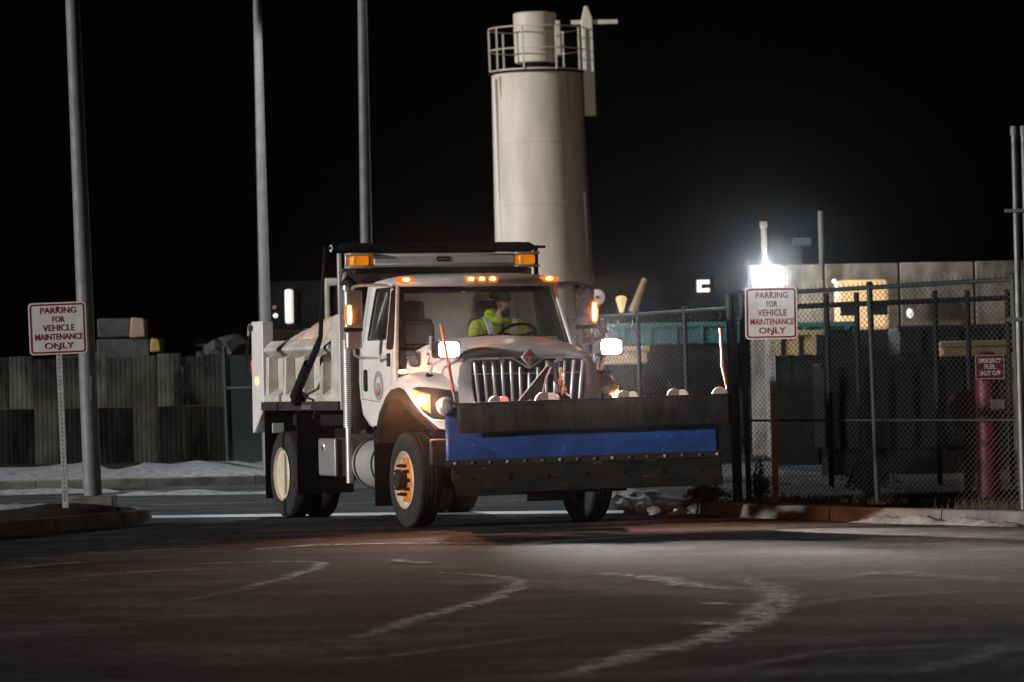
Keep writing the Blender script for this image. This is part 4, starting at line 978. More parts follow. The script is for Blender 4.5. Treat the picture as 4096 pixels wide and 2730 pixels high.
for tag_, s in (('r', -1), ('l', 1)):
    y0 = .49 + s * .25
    wr = cen + (u1 * math.cos(R(90 - s * -58)) if False else u1 * s * .19) + Vector((-.09, 0, .03)) if s > 0 else cen + u1 * -.20 + Vector((-.10, .0, -.02))
    el = Vector((-1.14, .49 + s * .36, 1.93))
    V.update({tag_ + 'sh': (rel((-1.38, y0, 2.21)), .075), tag_ + 'el': (rel(el), .052), tag_ + 'wr': (rel(wr), .034), tag_ + 'palm': (rel(wr + Vector((.05, 0, .012))), (.040, .022))})
    E_ += [('chest', tag_ + 'sh'), (tag_ + 'sh', tag_ + 'el'), (tag_ + 'el', tag_ + 'wr'), (tag_ + 'wr', tag_ + 'palm')]
    for k in range(4):
        b = wr + Vector((.085, (k - 1.5) * .022, .022)); c = b + Vector((.03, 0, .012 - .002 * k)); d = c + Vector((.012, 0, -.028))
        V.update({f'{tag_}f{k}a': (rel(b), .009), f'{tag_}f{k}b': (rel(c), .0085), f'{tag_}f{k}c': (rel(d), .0075)})
        E_ += [(tag_ + 'palm', f'{tag_}f{k}a'), (f'{tag_}f{k}a', f'{tag_}f{k}b'), (f'{tag_}f{k}b', f'{tag_}f{k}c')]
    b = wr + Vector((.045, -s * .04, .018)); V.update({tag_ + 'ta': (rel(b), .010), tag_ + 'tb': (rel(b + Vector((.035, -s * .012, .01))), .0085)})
    E_ += [(tag_ + 'palm', tag_ + 'ta'), (tag_ + 'ta', tag_ + 'tb')]
    V.update({tag_ + 'hip': (rel((-1.30, .48 + s * .10, 1.70)), .10), tag_ + 'kn': (rel((-.90, .48 + s * .14, 1.74)), .075), tag_ + 'an': (rel((-.72, .48 + s * .13, 1.40)), .05), tag_ + 'toe': (rel((-.58, .48 + s * .13, 1.34)), .042)})
    E_ += [('pel', tag_ + 'hip'), (tag_ + 'hip', tag_ + 'kn'), (tag_ + 'kn', tag_ + 'an'), (tag_ + 'an', tag_ + 'toe')]
person = skin_mesh('person', V, E_, 'skin')
person.matrix_world = TM @ Matrix.Translation(BASE)
tag(person, 'bearded person in a yellow hi-vis hoodie and dark cap at the steering wheel', 'person')
VH = {'c': (rel((-1.41, .485, 2.05)), (.215, .165)), 'w': (rel((-1.41, .48, 1.84)), (.20, .16)), 'u': (rel((-1.40, .49, 2.20)), (.165, .13)), 'n': (rel((-1.38, .49, 2.285)), (.105, .09)),
      'hood': (rel((-1.43, .44, 2.36)), (.11, .09)), 'hood2': (rel((-1.42, .43, 2.44)), (.075, .06))}
EH = [('c', 'w'), ('c', 'u'), ('u', 'n'), ('n', 'hood'), ('hood', 'hood2')]
for tag_ in 'rl':
    for k, r in (('sh', .118), ('el', .085), ('wr', .052)): VH[tag_ + k] = (V[tag_ + k][0], r)
    EH += [('u', tag_ + 'sh'), (tag_ + 'sh', tag_ + 'el'), (tag_ + 'el', tag_ + 'wr')]
hood = skin_mesh('hoodie', VH, EH, 'hivis', person)
def pr(*pts): return [Vector(rel(p)) for p in pts]
for y0, dy in ((.335, .03), (.665, -.02)):
    rg = []
    for (x, z, o_) in ((-1.42, 2.325, 0), (-1.33, 2.335, 0), (-1.255, 2.27, .2), (-1.215, 2.17, .5), (-1.20, 2.05, .8), (-1.21, 1.92, 1)):
        y = y0 + dy * o_ * 1.6; rg.append([rel((x - .02, y - .032, z)), rel((x + .014, y - .030, z)), rel((x + .014, y + .030, z)), rel((x - .02, y + .032, z))])
    MB().loft(rg).build('reflective_stripe', 'reflect', person, smooth=60)
MB().tube(pr((-1.22, .50, 2.25), (-1.185, .50, 2.1), (-1.18, .50, 1.92)), .012, 6).build('zip', 'dark_cloth', person)
MB().tube([Vector(rel((-1.345, .495, 2.315))) + Vector((.115 * math.cos(a), .125 * math.sin(a), .035 * math.cos(a + 2.6))) for a in [2 * math.pi * k / 24 for k in range(25)]], .042, 8, False).build('collar', 'hivis', person, smooth=60)
cap = []
for r, z in ((.114, .052), (.118, .08), (.112, .11), (.085, .145), (.04, .165), (.005, .17)):
    cap.append([rel(HC + face * r * 1.06 * math.cos(a) + fs_ * r * .92 * math.sin(a) + Vector((-.008, -.008, z))) for a in [2 * math.pi * k / 20 for k in range(20)]])
cp = MB().loft(cap)
0 and cp.loft([[rel(HC + face * (.06 + .0) + fs_ * y * 1.0 + Vector((0, 0, z))) for y, z in ((-.085, .045), (.085, .045), (.085, .06), (-.085, .06))], [rel(HC + face * .185 + fs_ * y + Vector((0, 0, z))) for y, z in ((-.06, .028), (.06, .028), (.06, .038), (-.06, .038))]])
cp.build('cap', 'dark_cloth', person, smooth=60)
MB().ball(rel(HC + face * .042 + Vector((0, 0, -.085))), (.068, .068, .054), 14, 10).build('beard', 'beard', person)
for s in (-1, 1): MB().ball(rel(HC + fs_ * s * .092 + face * -.005 + Vector((0, 0, -.005))), (.016, .022, .034)).build('ear', 'skin', person)
for s in (-1, 1): MB().ball(rel(HC + fs_ * s * .036 + face * .088 + Vector((0, 0, .012))), (.012, .012, .008)).build('eye', 'beard', person)

# ================================================================== SIGNS, POLES, FENCES
mat('sign_white', (.72, .72, .70), .45, var=.12, scale=7)
mat('sign_red', (.26, .012, .03), .5, var=.2, scale=20)
mat('red_paint', (.15, .006, .014), .5, var=.35, scale=6)
def punched():
    m = mat('punched_post', (.40, .40, .40), .6, .1, var=.35, scale=12)
punched()
def parking_sign(px, top, bot, base, Y, hw, hh, yaw, lean, label, name='parking_sign'):
    b = at(px[1], base, Y); c = at(px[0], (top + bot) / 2, Y)
    t = thing(name, label, 'sign', b, 0, 'parking for vehicle maintenance signs')
    d = c - b; H = d.z + hh * .9
    shear = d.x / d.z
    mb = MB()
    for (x0, x1, y0, y1) in ((-.034, -.028, -.02, .02), (.028, .034, -.02, .02), (-.034, .034, -.026, -.02)):
        mb.add([(x + shear * z, y, z) for z in (-.15, H) for x, y in ((x0, y0), (x1, y0), (x1, y1), (x0, y1))], [(0, 3, 2, 1), (4, 5, 6, 7), (0, 1, 5, 4), (1, 2, 6, 5), (2, 3, 7, 6), (3, 0, 4, 7)])
    P('post', mb, 'punched_post', t)
    holes = MB()
    for k in range(int(H / .05)):
        z = .03 + .05 * k; holes.add([(shear * z + q * .008, -.0275, z + w_ * .008) for q, w_ in ((-1, -1), (1, -1), (1, 1), (-1, 1))], [(0, 1, 2, 3)])
    o = P('post_holes', holes, 'ink', t, smooth=0); o['kind'] = 'stuff'
    pn = MB().prism(rnd_rect(hw, hh, .045), -.004, .004).build('panel', 'sign_white', t, bevel=.001)
    M = Matrix.Translation((d.x, -.03, d.z)) @ Matrix.Rotation(yaw, 4, 'Z') @ Matrix.Rotation(lean, 4, 'Y')
    pn.matrix_local = M
    r0, r1 = rnd_rect(hw - .016, hh - .016, .035), rnd_rect(hw - .036, hh - .036, .022)
    n = len(r0); P('border', MB().add([(x, -.0055, z) for x, z in r0] + [(x, -.0055, z) for x, z in r1], [(i, (i + 1) % n, n + (i + 1) % n, n + i) for i in range(n)]), 'sign_red', pn, smooth=0)
    for body, wd, zc, ht in (('PARKING', .62, .70, .118), ('FOR', .21, .36, .118), ('VEHICLE', .56, .03, .125), ('MAINTENANCE', .83, -.315, .118), ('ONLY', .51, -.655, .118)):
        sz = ht * 2 * hh / .72
        me = text_mesh(body, sz, .0012, wd * 2 * hw, .0008); o = link('lettering', me, 'sign_red', pn, smooth=0)
        o.matrix_local = Matrix.Translation((.01, -.0062, zc * hh - sz * .36)) @ Matrix.Rotation(R(90), 4, 'X')
    for z in (.80, -.80): P('bolt', MB().lathe([(.012, -.005), (.012, -.010), (.003, -.012)], (0, 0, z * hh), 'y', 10), 'ink', pn)
    return t
parking_sign((232, 262), 1210, 1419, 2012, 45.0, .335, .305, R(8), R(-1.3), 'grey lit parking sign on a post beside the thick light pole at left')
parking_sign((3084, 3104), 1149, 1359, 2004, 44.5, .302, .302, R(-6), R(.3), 'bright parking sign on a post before the chain link fence at right')

def lamp_on(parent, loc, energy, col, size=.15, spot=None, aim=None):
    ld = bpy.data.lights.new('lamp_glow', 'SPOT' if spot else 'POINT'); ld.energy = energy; ld.color = col; ld.shadow_soft_size = size
    if spot: ld.spot_size = R(spot); ld.spot_blend = .6
    lo = bpy.data.objects.new('lamp_glow', ld); COL.objects.link(lo); lo.parent = parent; lo.location = loc
    if aim: lo.rotation_euler = (-Vector(aim)).to_track_quat('Z', 'Y').to_euler()
    return lo
def pole(px_b, px_t, py_b, Y, r0, r1, H, label, base=None, z0=0., lamp=0, down=0):
    b = at(px_b, py_b, Y); b.z = z0
    t = thing('light_pole', label, 'light pole', b, 0, 'tall grey light poles')
    sh = (at(px_t, 0, Y).x - b.x) / (at(px_t, 0, Y).z - z0)
    P('shaft', MB().tube([(sh * H * k / 8, 0, H * k / 8) for k in range(9)], [r0 + (r1 - r0) * k / 8 for k in range(9)], 24), 'galv', t)
    P('lamp_head', MB().prism(rnd_rect(.32, .1, .08), -.14, .14, 'y', lambda v: (v[0] + sh * H + .2, v[1], v[2] + H)), 'galv_dark', t, bevel=.02)
    if lamp:
        P('lamp_lens', MB().box(sh * H, sh * H + .4, -.1, .1, H - .125, H - .105), 'warm_glow', t)
        if down: lamp_on(t, (sh * H + .2, 0, H - .25), down, (.88, .95, 1), .2, 116, (0, 0, -1)).data.spot_blend = .07
        lamp_on(t, (sh * H + .2, .1, H - .2), lamp, (1, .86, .70), .2, 46, (.18, 1, -.06))
    if base: P('footing', MB().box(-base[0], base[1], -.28, .28, -.1, base[2]), 'concrete', t, bevel=.015)
    return t
p = pole(372, 289, 1962, 47.6, .116, .072, 9.5, 'thick grey light pole with concrete footing beside the left sign', (.28, .27, .13), .15)
P('cable_cover', MB().box(-.004, .020, -.122, -.105, 1.32, 1.62), 'galv_dark', p)
pole(1076, 1028, 1850, 70, .118, .055, 13, 'slim grey light pole rising behind the truck bed', lamp=4600)
pole(1478, 1449, 1800, 64, .118, .058, 12.5, 'slim grey light pole rising behind the tarp roll', lamp=4600, down=7000)

def chainlink(name, A, B, H, pitch, parent, r=.0022, m='wire', z0=0.):
    """woven diamond mesh: zig-zag wires, one joined part; A->B local"""
    d = (B - A); L = d.length; d.normalize(); nrm_ = Vector((-d.y, d.x, 0))
    vs, fs = [], []; n = int(L / pitch); kz = int(H / (pitch * .66))
    for i in range(n + 1):
        prev = None
        pts = []
        for k in range(kz * 1 + 1):
            sgn = 1 if (k + i) % 2 else -1
            pts.append(A + d * (i * pitch + sgn * pitch * .5) + Vector((0, 0, z0 + k * pitch * .66)) + nrm_ * .004 * (1 if (k + i) % 2 else -1))
        for k, p_ in enumerate(pts):
            o = len(vs)
            vs += [p_ + d * r, p_ + nrm_ * r * 1.2, p_ - d * r]
            if k: 
                for q in range(3): fs.append((o - 3 + q, o - 3 + (q + 1) % 3, o + (q + 1) % 3, o + q))
    ob = MB().add(vs, fs).build(name, m, parent, smooth=0); ob['kind'] = 'stuff'
    return ob
def fence(name, A, B, H, nposts, label, barbs=False, mid=None, pitch=.052, r=.0022, lean=-.02):
    A, B = Vector(A), Vector(B); t = thing(name, label, 'fence', A); D = B - A
    for k in range(nposts):
        p_ = D * (k / (nposts - 1))
        P('post', MB().tube([p_ + Vector((0, 0, -.2)), p_ + Vector((lean * H, 0, H + .02))], .034, 12).ball(p_ + Vector((lean * H, 0, H + .03)), .042), 'fence_green', t)
    off = Vector((lean * H, 0, H))
    P('top_rail', MB().tube([off, D + off], .026, 10), 'fence_green', t)
    if mid: P('mid_rail', MB().tube([Vector((lean * mid, 0, mid)), D + Vector((lean * mid, 0, mid))], .014, 8), 'fence_green', t)
    ms = chainlink('mesh', Vector((0, -.03, 0)), D + Vector((0, -.03, 0)), H + .01, pitch, t, r, 'wire', .04)
    for v in ms.data.vertices: v.co.x += lean * v.co.z
    if barbs:
        bb = MB(); n = int(D.length / (pitch * 2))
        for i in range(n):
            q = D * ((i + .5) / n) + off; bb.tube([q + Vector((0, -.03, 0)), q + Vector((.004, -.03, .05)), q + Vector((-.008, -.03, .07))], .0035, 4)
        o = P('wire_ends', bb, 'fence_green', t); o['kind'] = 'stuff'
    return t
E0, E1 = at(2998, 1990, 45.6), at(4092, 2040, 40.6)
fence('chain_link_fence', (E0.x, E0.y, .12), (E1.x, E1.y, .12), 2.44, 3, 'dark chain link fence with wire ends on top at the right kerb', True, .95, .05, .005)
gp = thing('gate_post', 'thick dark gate post at the end of the near chain link fence', 'post', (E0.x - .12, E0.y + .3, .1))
P('shaft', MB().tube([(0, 0, -.1), (-.05, 0, 2.45)], .055, 16), 'fence_green', gp); P('cap', MB().ball((-.05, 0, 2.46), (.06, .06, .04)), 'fence_green', gp)
f0, f1 = at(2960, 1900, 53), at(2230, 1900, 60)
fence('yard_fence', (f0.x, f0.y, 0), (f1.x, f1.y, 0), 2.55, 5, 'long dark green mesh fence running back behind the plow', False, 1.0, .075, .006, -.012)
# conduit posts at the right edge
for px, lab in ((4090, 'tall grey conduit pipe in front of the fence at the right edge'), (4128, 'second tall grey conduit pipe cut off by the right edge of the picture')):
    b = at(px, 2030, 40.4); t = thing('conduit_pipe', lab, 'pipe', (b.x, b.y - .12, .1), 0, 'tall conduit pipes by the fence')
    P('pipe', MB().tube([(0, 0, -.2), (-.02, 0, 4.0)], .034, 12), 'galv_dark', t)
    P('cap', MB().lathe([(.042, 3.96), (.042, 4.04), (.036, 4.06), (.005, 4.06)], (-.02, 0, 0), 'z', 14), 'galv', t)
    if px == 4090:
        for z in (3.17, 2.03): P('strut', MB().box(-.14, .32, -.05, -.03, z - .018, z + .018), 'galv', t, bevel=.004)
# emergency fuel shut off
b = at(3958, 2030, 44.6); es = thing('fuel_shutoff_post', 'red emergency fuel shut off post with sign behind the fence', 'shutoff post', (b.x, b.y, .05))
P('pipe', MB().lathe([(.135, -.1), (.135, 1.68), (.12, 1.74), (.07, 1.77), (.005, 1.78)], (0, 0, 0), 'z', 28), 'red_paint', es)
pn = P('sign', MB().box(-.155, .19, -.175, -.165, 1.45, 1.74), 'red_paint', es, bevel=.003)
for body, z, wd in (('EMERGENCY', 1.645, .26), ('FUEL', 1.575, .13), ('SHUT OFF', 1.50, .24)):
    me = text_mesh(body, .072, .002, wd, .0006); o = link('lettering', me, 'sign_white', pn, smooth=0); o.matrix_local = Matrix.Translation((.018, -.178, z)) @ Matrix.Rotation(R(90), 4, 'X')
bd = MB()
for x0, x1, z0, z1 in ((-.148, .183, 1.728, 1.733), (-.148, .183, 1.457, 1.462), (-.148, -.143, 1.462, 1.728), (.178, .183, 1.462, 1.728)): bd.add([(x0, -.1765, z0), (x1, -.1765, z0), (x1, -.1765, z1), (x0, -.1765, z1)], [(0, 1, 2, 3)])
P('sign_border', bd, 'sign_white', pn, smooth=0)
P('switch_box', MB().box(.02, .18, -.21, -.12, 1.10, 1.22), 'concrete', es, bevel=.01)
b = at(3868, 1640, 46.5); hr = thing('hose_reel', 'round red hose reel left of the red shut off post', 'hose reel', b)
P('reel', MB().lathe([(.08, -.1), (.24, -.1), (.24, -.07), (.13, -.06), (.13, .06), (.24, .07), (.24, .1), (.08, .1)], (0, 0, 0), 'y', 28), 'red_paint', hr)
P('hose_coil', MB().lathe([(.135, -.055), (.19, -.04), (.19, .04), (.135, .055)], (0, 0, 0), 'y', 24), 'ink', hr)
P('stand', MB().box(-.04, .04, .02, .1, -b.z, -.05), 'frame_black', hr)

# ================================================================== SILO
SYD = 110.
sc_ = at(2180, 1140, SYD); SB = Vector((sc_.x, SYD, 0))
silo = thing('storage_silo', 'tall cream steel storage silo with railing and filter on top', 'silo', SB)
zt = at(2150, 285, SYD).z; zb = at(2150, 1140, SYD).z; RS = 1.30; LEAN = -.018
def ln(v): return (v[0] + LEAN * (v[2] - zb), v[1], v[2])
def PS(name, mb, m, par=silo, **k):
    mb.v = [ln(v) for v in mb.v]; return P(name, mb, m, par, **k)
H_ = zt - zb
prof = [(.02, zb - .02), (RS + .06, zb - .02), (RS + .10, zb + .03)]
for k in (.37, .66): rk = RS + .10 * (1 - k); prof += [(rk, zb + H_ * k - .03), (rk + .015, zb + H_ * k - .025), (rk + .015, zb + H_ * k + .025), (rk, zb + H_ * k + .03)]
prof += [(RS, zt - .05), (RS + .03, zt - .04), (RS + .03, zt), (.02, zt + .12)]
PS('shell', MB().lathe(prof, (0, 0, 0), 'z', 64), 'cream', smooth=30)
PS('skirt', MB().lathe([(RS * .78, 0), (RS * .78, zb)], (0.1, 0, 0), 'z', 40, cap=False), 'cream')
for k in range(6):
    a = 2 * math.pi * k / 6 + .3; PS('leg', MB().box(RS * .93 * math.cos(a) - .07, RS * .93 * math.cos(a) + .07, RS * .93 * math.sin(a) - .07, RS * .93 * math.sin(a) + .07, 0, zb + .02), 'dark_thing')
zr = at(2050, 120, SYD).z
for hz in (zr, zt + (zr - zt) * .48): PS('guard_ring', MB().tube([(RS * 1.04 * math.cos(a), RS * 1.04 * math.sin(a), hz) for a in [2 * math.pi * k / 48 for k in range(49)]], .02, 6, False), 'cream')
for k in range(9):
    a = 2 * math.pi * (k + .35) / 9; PS('guard_post', MB().box(-.024, .024, -.024, .024, zt - .05, zr), 'cream').location = (RS * 1.04 * math.cos(a), RS * 1.04 * math.sin(a), 0)
PS('platform_edge', MB().lathe([(RS * 1.0, zt - .10), (RS * 1.09, zt - .10), (RS * 1.09, zt - .05), (RS * 1.0, zt - .05)], (0, 0, 0), 'z', 48, cap=False), 'dark_thing')
ft = at(2150, 55, SYD).z
PS('filter_housing', MB().lathe([(.60, zt + .22), (.62, zt + .24), (.62, ft - .03), (.58, ft), (.02, ft + .05)], (.0, -.1, 0), 'z', 40), 'cream', smooth=30)
PS('filter_neck', MB().lathe([(.4, zt), (.4, zt + .25)], (0, -.1, 0), 'z', 24), 'dark_thing')
PS('filter_flange', MB().box(.56, .72, -.5, .3, zt + .4, ft - .25), 'cream', bevel=.03)
c0z, c1z = at(2355, 470, SYD).z, at(2350, 30, SYD).z; cx_ = at(2352, 250, SYD).x - SB.x - LEAN * ((c0z + c1z) / 2 - zb)
PS('side_duct', MB().prism([(cx_ - .16, c0z), (cx_ + .17, c0z), (cx_ + .17, c1z - .35), (cx_ + .05, c1z), (cx_ - .06, c1z), (cx_ - .16, c1z - .4)], -.45, -.2), 'cream', bevel=.03)
PS('duct_back', MB().box(cx_ + .175, cx_ + .32, -.4, -.2, c0z + .0, c0z + 1.2), 'dark_thing')
az = at(2400, 93, SYD).z; PS('cross_arm', MB().box(cx_ - .45, cx_ + .88, -.36, -.28, az - .06, az + .06), 'cream')
PS('fill_pipe', MB().tube([(-RS * .94, -.62, 0), (-RS * .94, -.62, zt - .25)], .055, 10), 'white_flat')
PS('conduit', MB().tube([(RS * .93, -.6, zb + .8), (RS * .93, -.6, zb + 2.6)], .05, 8), 'white_flat')
for xx, zz, l_ in ((-1.04, zt - .2, .6), (.83, zt - .12, 1.9)): PS('rust_streak', MB().add([(xx - .05, -(RS ** 2 - xx ** 2) ** .5 - .015, zz), (xx + .05, -(RS ** 2 - xx ** 2) ** .5 - .015, zz), (xx + .02, -(RS ** 2 - xx ** 2) ** .5 - .015, zz - l_), (xx - .02, -(RS ** 2 - xx ** 2) ** .5 - .015, zz - l_)], [(0, 1, 2, 3)]), 'rust_stain' if 'rust_stain' in MATS else mat('rust_stain', (.28, .17, .10), .8))
# round vent fan on a bracket by the silo foot
def bg(name, label, cat, px, py, Y): return thing(name, label, cat, at(px, py, Y))
q = bg('round_dish', 'round white dish with dark hub right of the silo foot', 'dish', 2388, 1190, 100)
P('dish', MB().lathe([(.21, 0), (.20, -.05), (.12, -.07), (.02, -.075)], (0, 0, 0), 'y', 28), 'cream', q); P('dish_hub', MB().lathe([(.045, -.07), (.045, -.1), (.005, -.1)], (0, 0, 0), 'y', 14), 'ink', q)
P('mast', MB().tube([(0, .05, 0), (0, .05, -q.location.z)], .04, 8), 'dark_thing', q)

# ================================================================== BACKGROUND YARD
# stained wall of tall ribbed panels, left
wl_ = thing('stained_wall', 'dark streaked retaining wall of ribbed concrete panels behind the snow bank', 'wall', (0, 85, 0))
wx0, wx1 = at(-60, 1600, 85).x, at(930, 1600, 85).x; npan = 10
for k in range(npan):
    x0 = wx0 + (wx1 - wx0) * k / npan; x1 = wx0 + (wx1 - wx0) * (k + 1) / npan - .03
    for (z0, z1) in ((0, 1.22), (1.24, 2.36 + .04 * math.sin(k * 2.1))):
        mb = MB(); nr = 5; ww = (x1 - x0) / nr
        pts = []
        for i in range(nr):
            a = x0 + ww * i; pts += [(a, .0), (a + ww * .15, -.005), (a + ww * .6, -.005), (a + ww * .75, .0)]
        pts += [(x1, 0), (x1, .2), (x0, .2)]
        mb.prism(pts, z0, z1, 'z')
        P('wall_panel', mb, ('wall_pale' if (k * 7) % 3 == 1 else 'wall_streak') if z0 > .5 else ('wall_streak' if k % 4 == 2 else 'wall_dark'), wl_, smooth=0)
q = bg('wall_end_post', 'dark green corner panel of fence at the end of the stained wall', 'fence panel', 985, 1850, 82); q.location.z = 0
P('panel', MB().box(-.35, .5, 0, .05, 0, 2.3), 'fence_green', q); P('post', MB().tube([(-.38, 0, 0), (-.42, 0, 2.5)], .05, 10), 'fence_green', q); P('rail', MB().tube([(-.38, -.03, 1.6), (.5, -.03, 1.6)], .03), 'galv', q)
def stone(name, label, cat, px0, px1, py0, py1, Y, m, dep=.8, bev=.04, zmin=None):
    a, b_ = at(px0, py1, Y), at(px1, py0, Y); t = None
    o = MB().box(-(b_.x - a.x) / 2, (b_.x - a.x) / 2, 0, dep, 0, b_.z - a.z).build(name, m, None, bevel=bev)
    for v in o.data.vertices: v.co += Vector((noise.noise(v.co * 3), 0, noise.noise(v.co * 5 + Vector((9, 0, 0))))) * .05
    o.location = ((a.x + b_.x) / 2, Y, a.z); return tag(o, label, cat)
mat('block_grey', (.10, .10, .097), .9, var=.5, scale=2, bump=.4)
mat('lit_pink', (.52, .36, .30), .9, var=.4, scale=2, bump=.4)  # pinkish light on one block end, painted into its colour
mat('block_yellow', (.50, .34, .10), .9, var=.3, scale=2)
mat('dirt_pile', (.17, .075, .03), .95, var=.6, scale=.9, col2=(.02, .016, .013), bump=.8, bscale=6)
stone('concrete_block', 'grey concrete block standing on top of the stained wall', 'block', 390, 520, 1272, 1352, 86.2, 'block_grey')
stone('concrete_block', 'block end painted pinkish as if lit, on top of the stained wall', 'block', 522, 578, 1272, 1352, 86, 'lit_pink')
stone('concrete_block', 'long dark block lying below the pinkish lit block end', 'block', 388, 602, 1354, 1440, 86.1, 'block_grey')
stone('concrete_block', 'small yellow block end in the rubble on the wall', 'block', 603, 642, 1354, 1410, 86, 'block_yellow')
for (px, py, r), od in zip(((690, 1420, .5), (770, 1400, .6), (860, 1405, .55), (930, 1395, .5), (820, 1430, .4), (660, 1432, .3)), ('second', 'third', 'fifth', 'last', 'fourth', 'first')):
    c = at(px, py, 87); o = rubble('rubble_lump', [(0, 0, -.1, r), (r * .6, .1, -.2, r * .6)], 'block_grey', None); del o['kind']; o.location = c
    tag(o, od + ' from the left of the dark concrete lumps on the stained wall', 'rubble', 'rubble on the wall')
c = at(90, 1380, 90); hp = rubble('dirt_heap', [(0, 0, -1.2, 1.5), (-1.2, .3, -1.4, 1.5), (1.0, .2, -1.5, 1.2)], 'dirt_pile', None, 3); del hp['kind']; hp.location = c; tag(hp, 'rust brown heap of earth behind the left sign', 'earth heap')
back = bg('earth_fill', 'dark earth bank held up behind the stained wall', 'earth bank', 450, 1850, 88); back.location.z = 0
P('bank', MB().box(-8, 4.2, 0, 6, 0, 2.25), 'dirt_pile', back, bevel=.2)

# white trailer edge and parked vehicle parts seen between pole and bed
vt = bg('box_trailer', 'dark box trailer with one bright white corner door behind the truck bed', 'trailer', 1200, 1290, 92); vt.location.z = 0
zz0, zz1 = at(1155, 1295, 92).z, at(1155, 1158, 92).z
P('body', MB().box(-1.0, 1.5, .1, 5, .9, zz1 + .2), 'dark_thing', vt, bevel=.05)
x_ = at(1156, 1200, 92).x - vt.location.x; P('corner_door', MB().box(x_ - .10, x_ + .10, -.02, .08, zz0, zz1), 'panel_lit', vt, bevel=.05)  # door made to glow in place of the light it reflects
x_ = at(1120, 1260, 92).x - vt.location.x
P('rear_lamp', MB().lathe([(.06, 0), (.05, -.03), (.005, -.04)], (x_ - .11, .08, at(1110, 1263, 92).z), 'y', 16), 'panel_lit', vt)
P('reflector', MB().lathe([(.05, 0), (.04, -.03), (.005, -.04)], (x_ - .13, .08, at(1108, 1230, 92).z), 'y', 16), 'lit_pink', vt)
for xx in (-.5, 1.0): P('wheel', MB().lathe([(.45, 0), (.48, .05), (.48, .25), (.45, .3)], (xx, .3, .48), 'y', 24), 'rubber', vt)
wf = bg('parked_box_van', 'cream framed cab of a parked van behind the salt heap', 'van', 1340, 1290, 88); wf.location.z = 0
a, b_ = at(1302, 1300, 88), at(1420, 1112, 88); a -= wf.location; b_ -= wf.location
holed([(a.x, .6), (b_.x, .6), (b_.x, b_.z), (a.x, b_.z)], [rr_quad([(a.x + .11, a.z - .4), (b_.x - .05, a.z - .4), (b_.x - .05, b_.z - .17), (a.x + .11, b_.z - .17)], .06)], lambda u, v: (u, 0, v), 'front_frame', 'cream', wf, .06, (), .02)
P('windscreen', MB().box(a.x + .1, b_.x - .04, .03, .05, a.z - .4, b_.z - .1), 'dark_thing', wf); P('body', MB().box(a.x + .02, b_.x, .08, 3, .5, b_.z - .04), 'dark_thing', wf)
for xx in (a.x + .2, b_.x - .2): P('wheel', MB().lathe([(.38, 0), (.42, .04), (.42, .2), (.38, .24)], (xx, .3, .42), 'y', 20), 'rubber', wf)

# right: long concrete wall, flood light, containers, rails
wr = thing('concrete_wall', 'long pale concrete wall behind the fences at right', 'wall', at(3000, 1800, 78)); wr.location.z = 0
xa, za = at(2998, 1062, 78).x - wr.location.x, at(2998, 1062, 78).z
xb, zb2 = at(4200, 1005, 78).x - wr.location.x, at(4200, 1040, 78).z
for k in range(4):
    x0 = xa + (xb - xa) * k / 4; x1 = xa + (xb - xa) * (k + 1) / 4 - .025
    P('wall_panel', MB().prism([(x0, 0), (x1, 0), (x1, za + (zb2 - za) * (k + 1) / 4), (x0, za + (zb2 - za) * k / 4)], 0, .3), 'conc_wall', wr, bevel=.03)
def simple_pole(px, py0, Y, label, r=.05, cap=False, m='galv'):
    tp_ = at(px, py0, Y); t = thing('yard_pole', label, 'pole', (tp_.x + .05, Y, 0)); P('shaft', MB().tube([(.0, 0, 0), (-.05, 0, tp_.z)], r, 12), m, t)
    if cap: P('cap', MB().box(-.13, .03, -.08, .08, tp_.z - .03, tp_.z + .10), 'galv', t, bevel=.02)
    return t
simple_pole(3054, 905, 77.2, 'pale post with square cap rising behind the flood light', .065, True)
simple_pole(3282, 845, 79.5, 'plain pale pole standing behind the concrete wall', .065)
tl = simple_pole(3208, 975, 82, 'thin dark mast carrying a small lamp box behind the wall', .03, False, 'dark_thing')
P('lamp_box', MB().box(-.25, .15, -.1, .1, at(3208, 985, 82).z, at(3208, 962, 82).z + .05), 'galv', tl, bevel=.02)
fl_p = at(3072, 1108, 76); fl = thing('flood_light', 'glaring white flood light seen just above the right sign', 'flood light', (fl_p.x, fl_p.y, 0))
P('mast', MB().tube([(0, .08, 0), (0, .08, fl_p.z)], .04, 10), 'galv_dark', fl)
hd = P('lamp_head', MB().prism(rnd_rect(.33, .22, .06), 0, .12, 'y', lambda v: (v[0], v[1] - .02, v[2] + fl_p.z)), 'galv_dark', fl, bevel=.02)
P('lamp_glass', MB().prism(rnd_rect(.30, .19, .06), 0, .01, 'y', lambda v: (v[0], v[1] - .031, v[2] + fl_p.z)), mat('flood_lit', (.9, .9, .9), .3, emit=(.92, .97, 1), estr=60), hd)
P('cap', MB().box(-.08, .08, -.03, .15, fl_p.z + .17, fl_p.z + .22), 'galv_dark', fl)
lamp_on(fl, (0, -.1, fl_p.z), 750, (.86, .95, 1), .2, 100, (-.1, -1, -.05))
lamp_on(fl, (0, .5, fl_p.z + .1), 190, (1, .93, .80), .25)
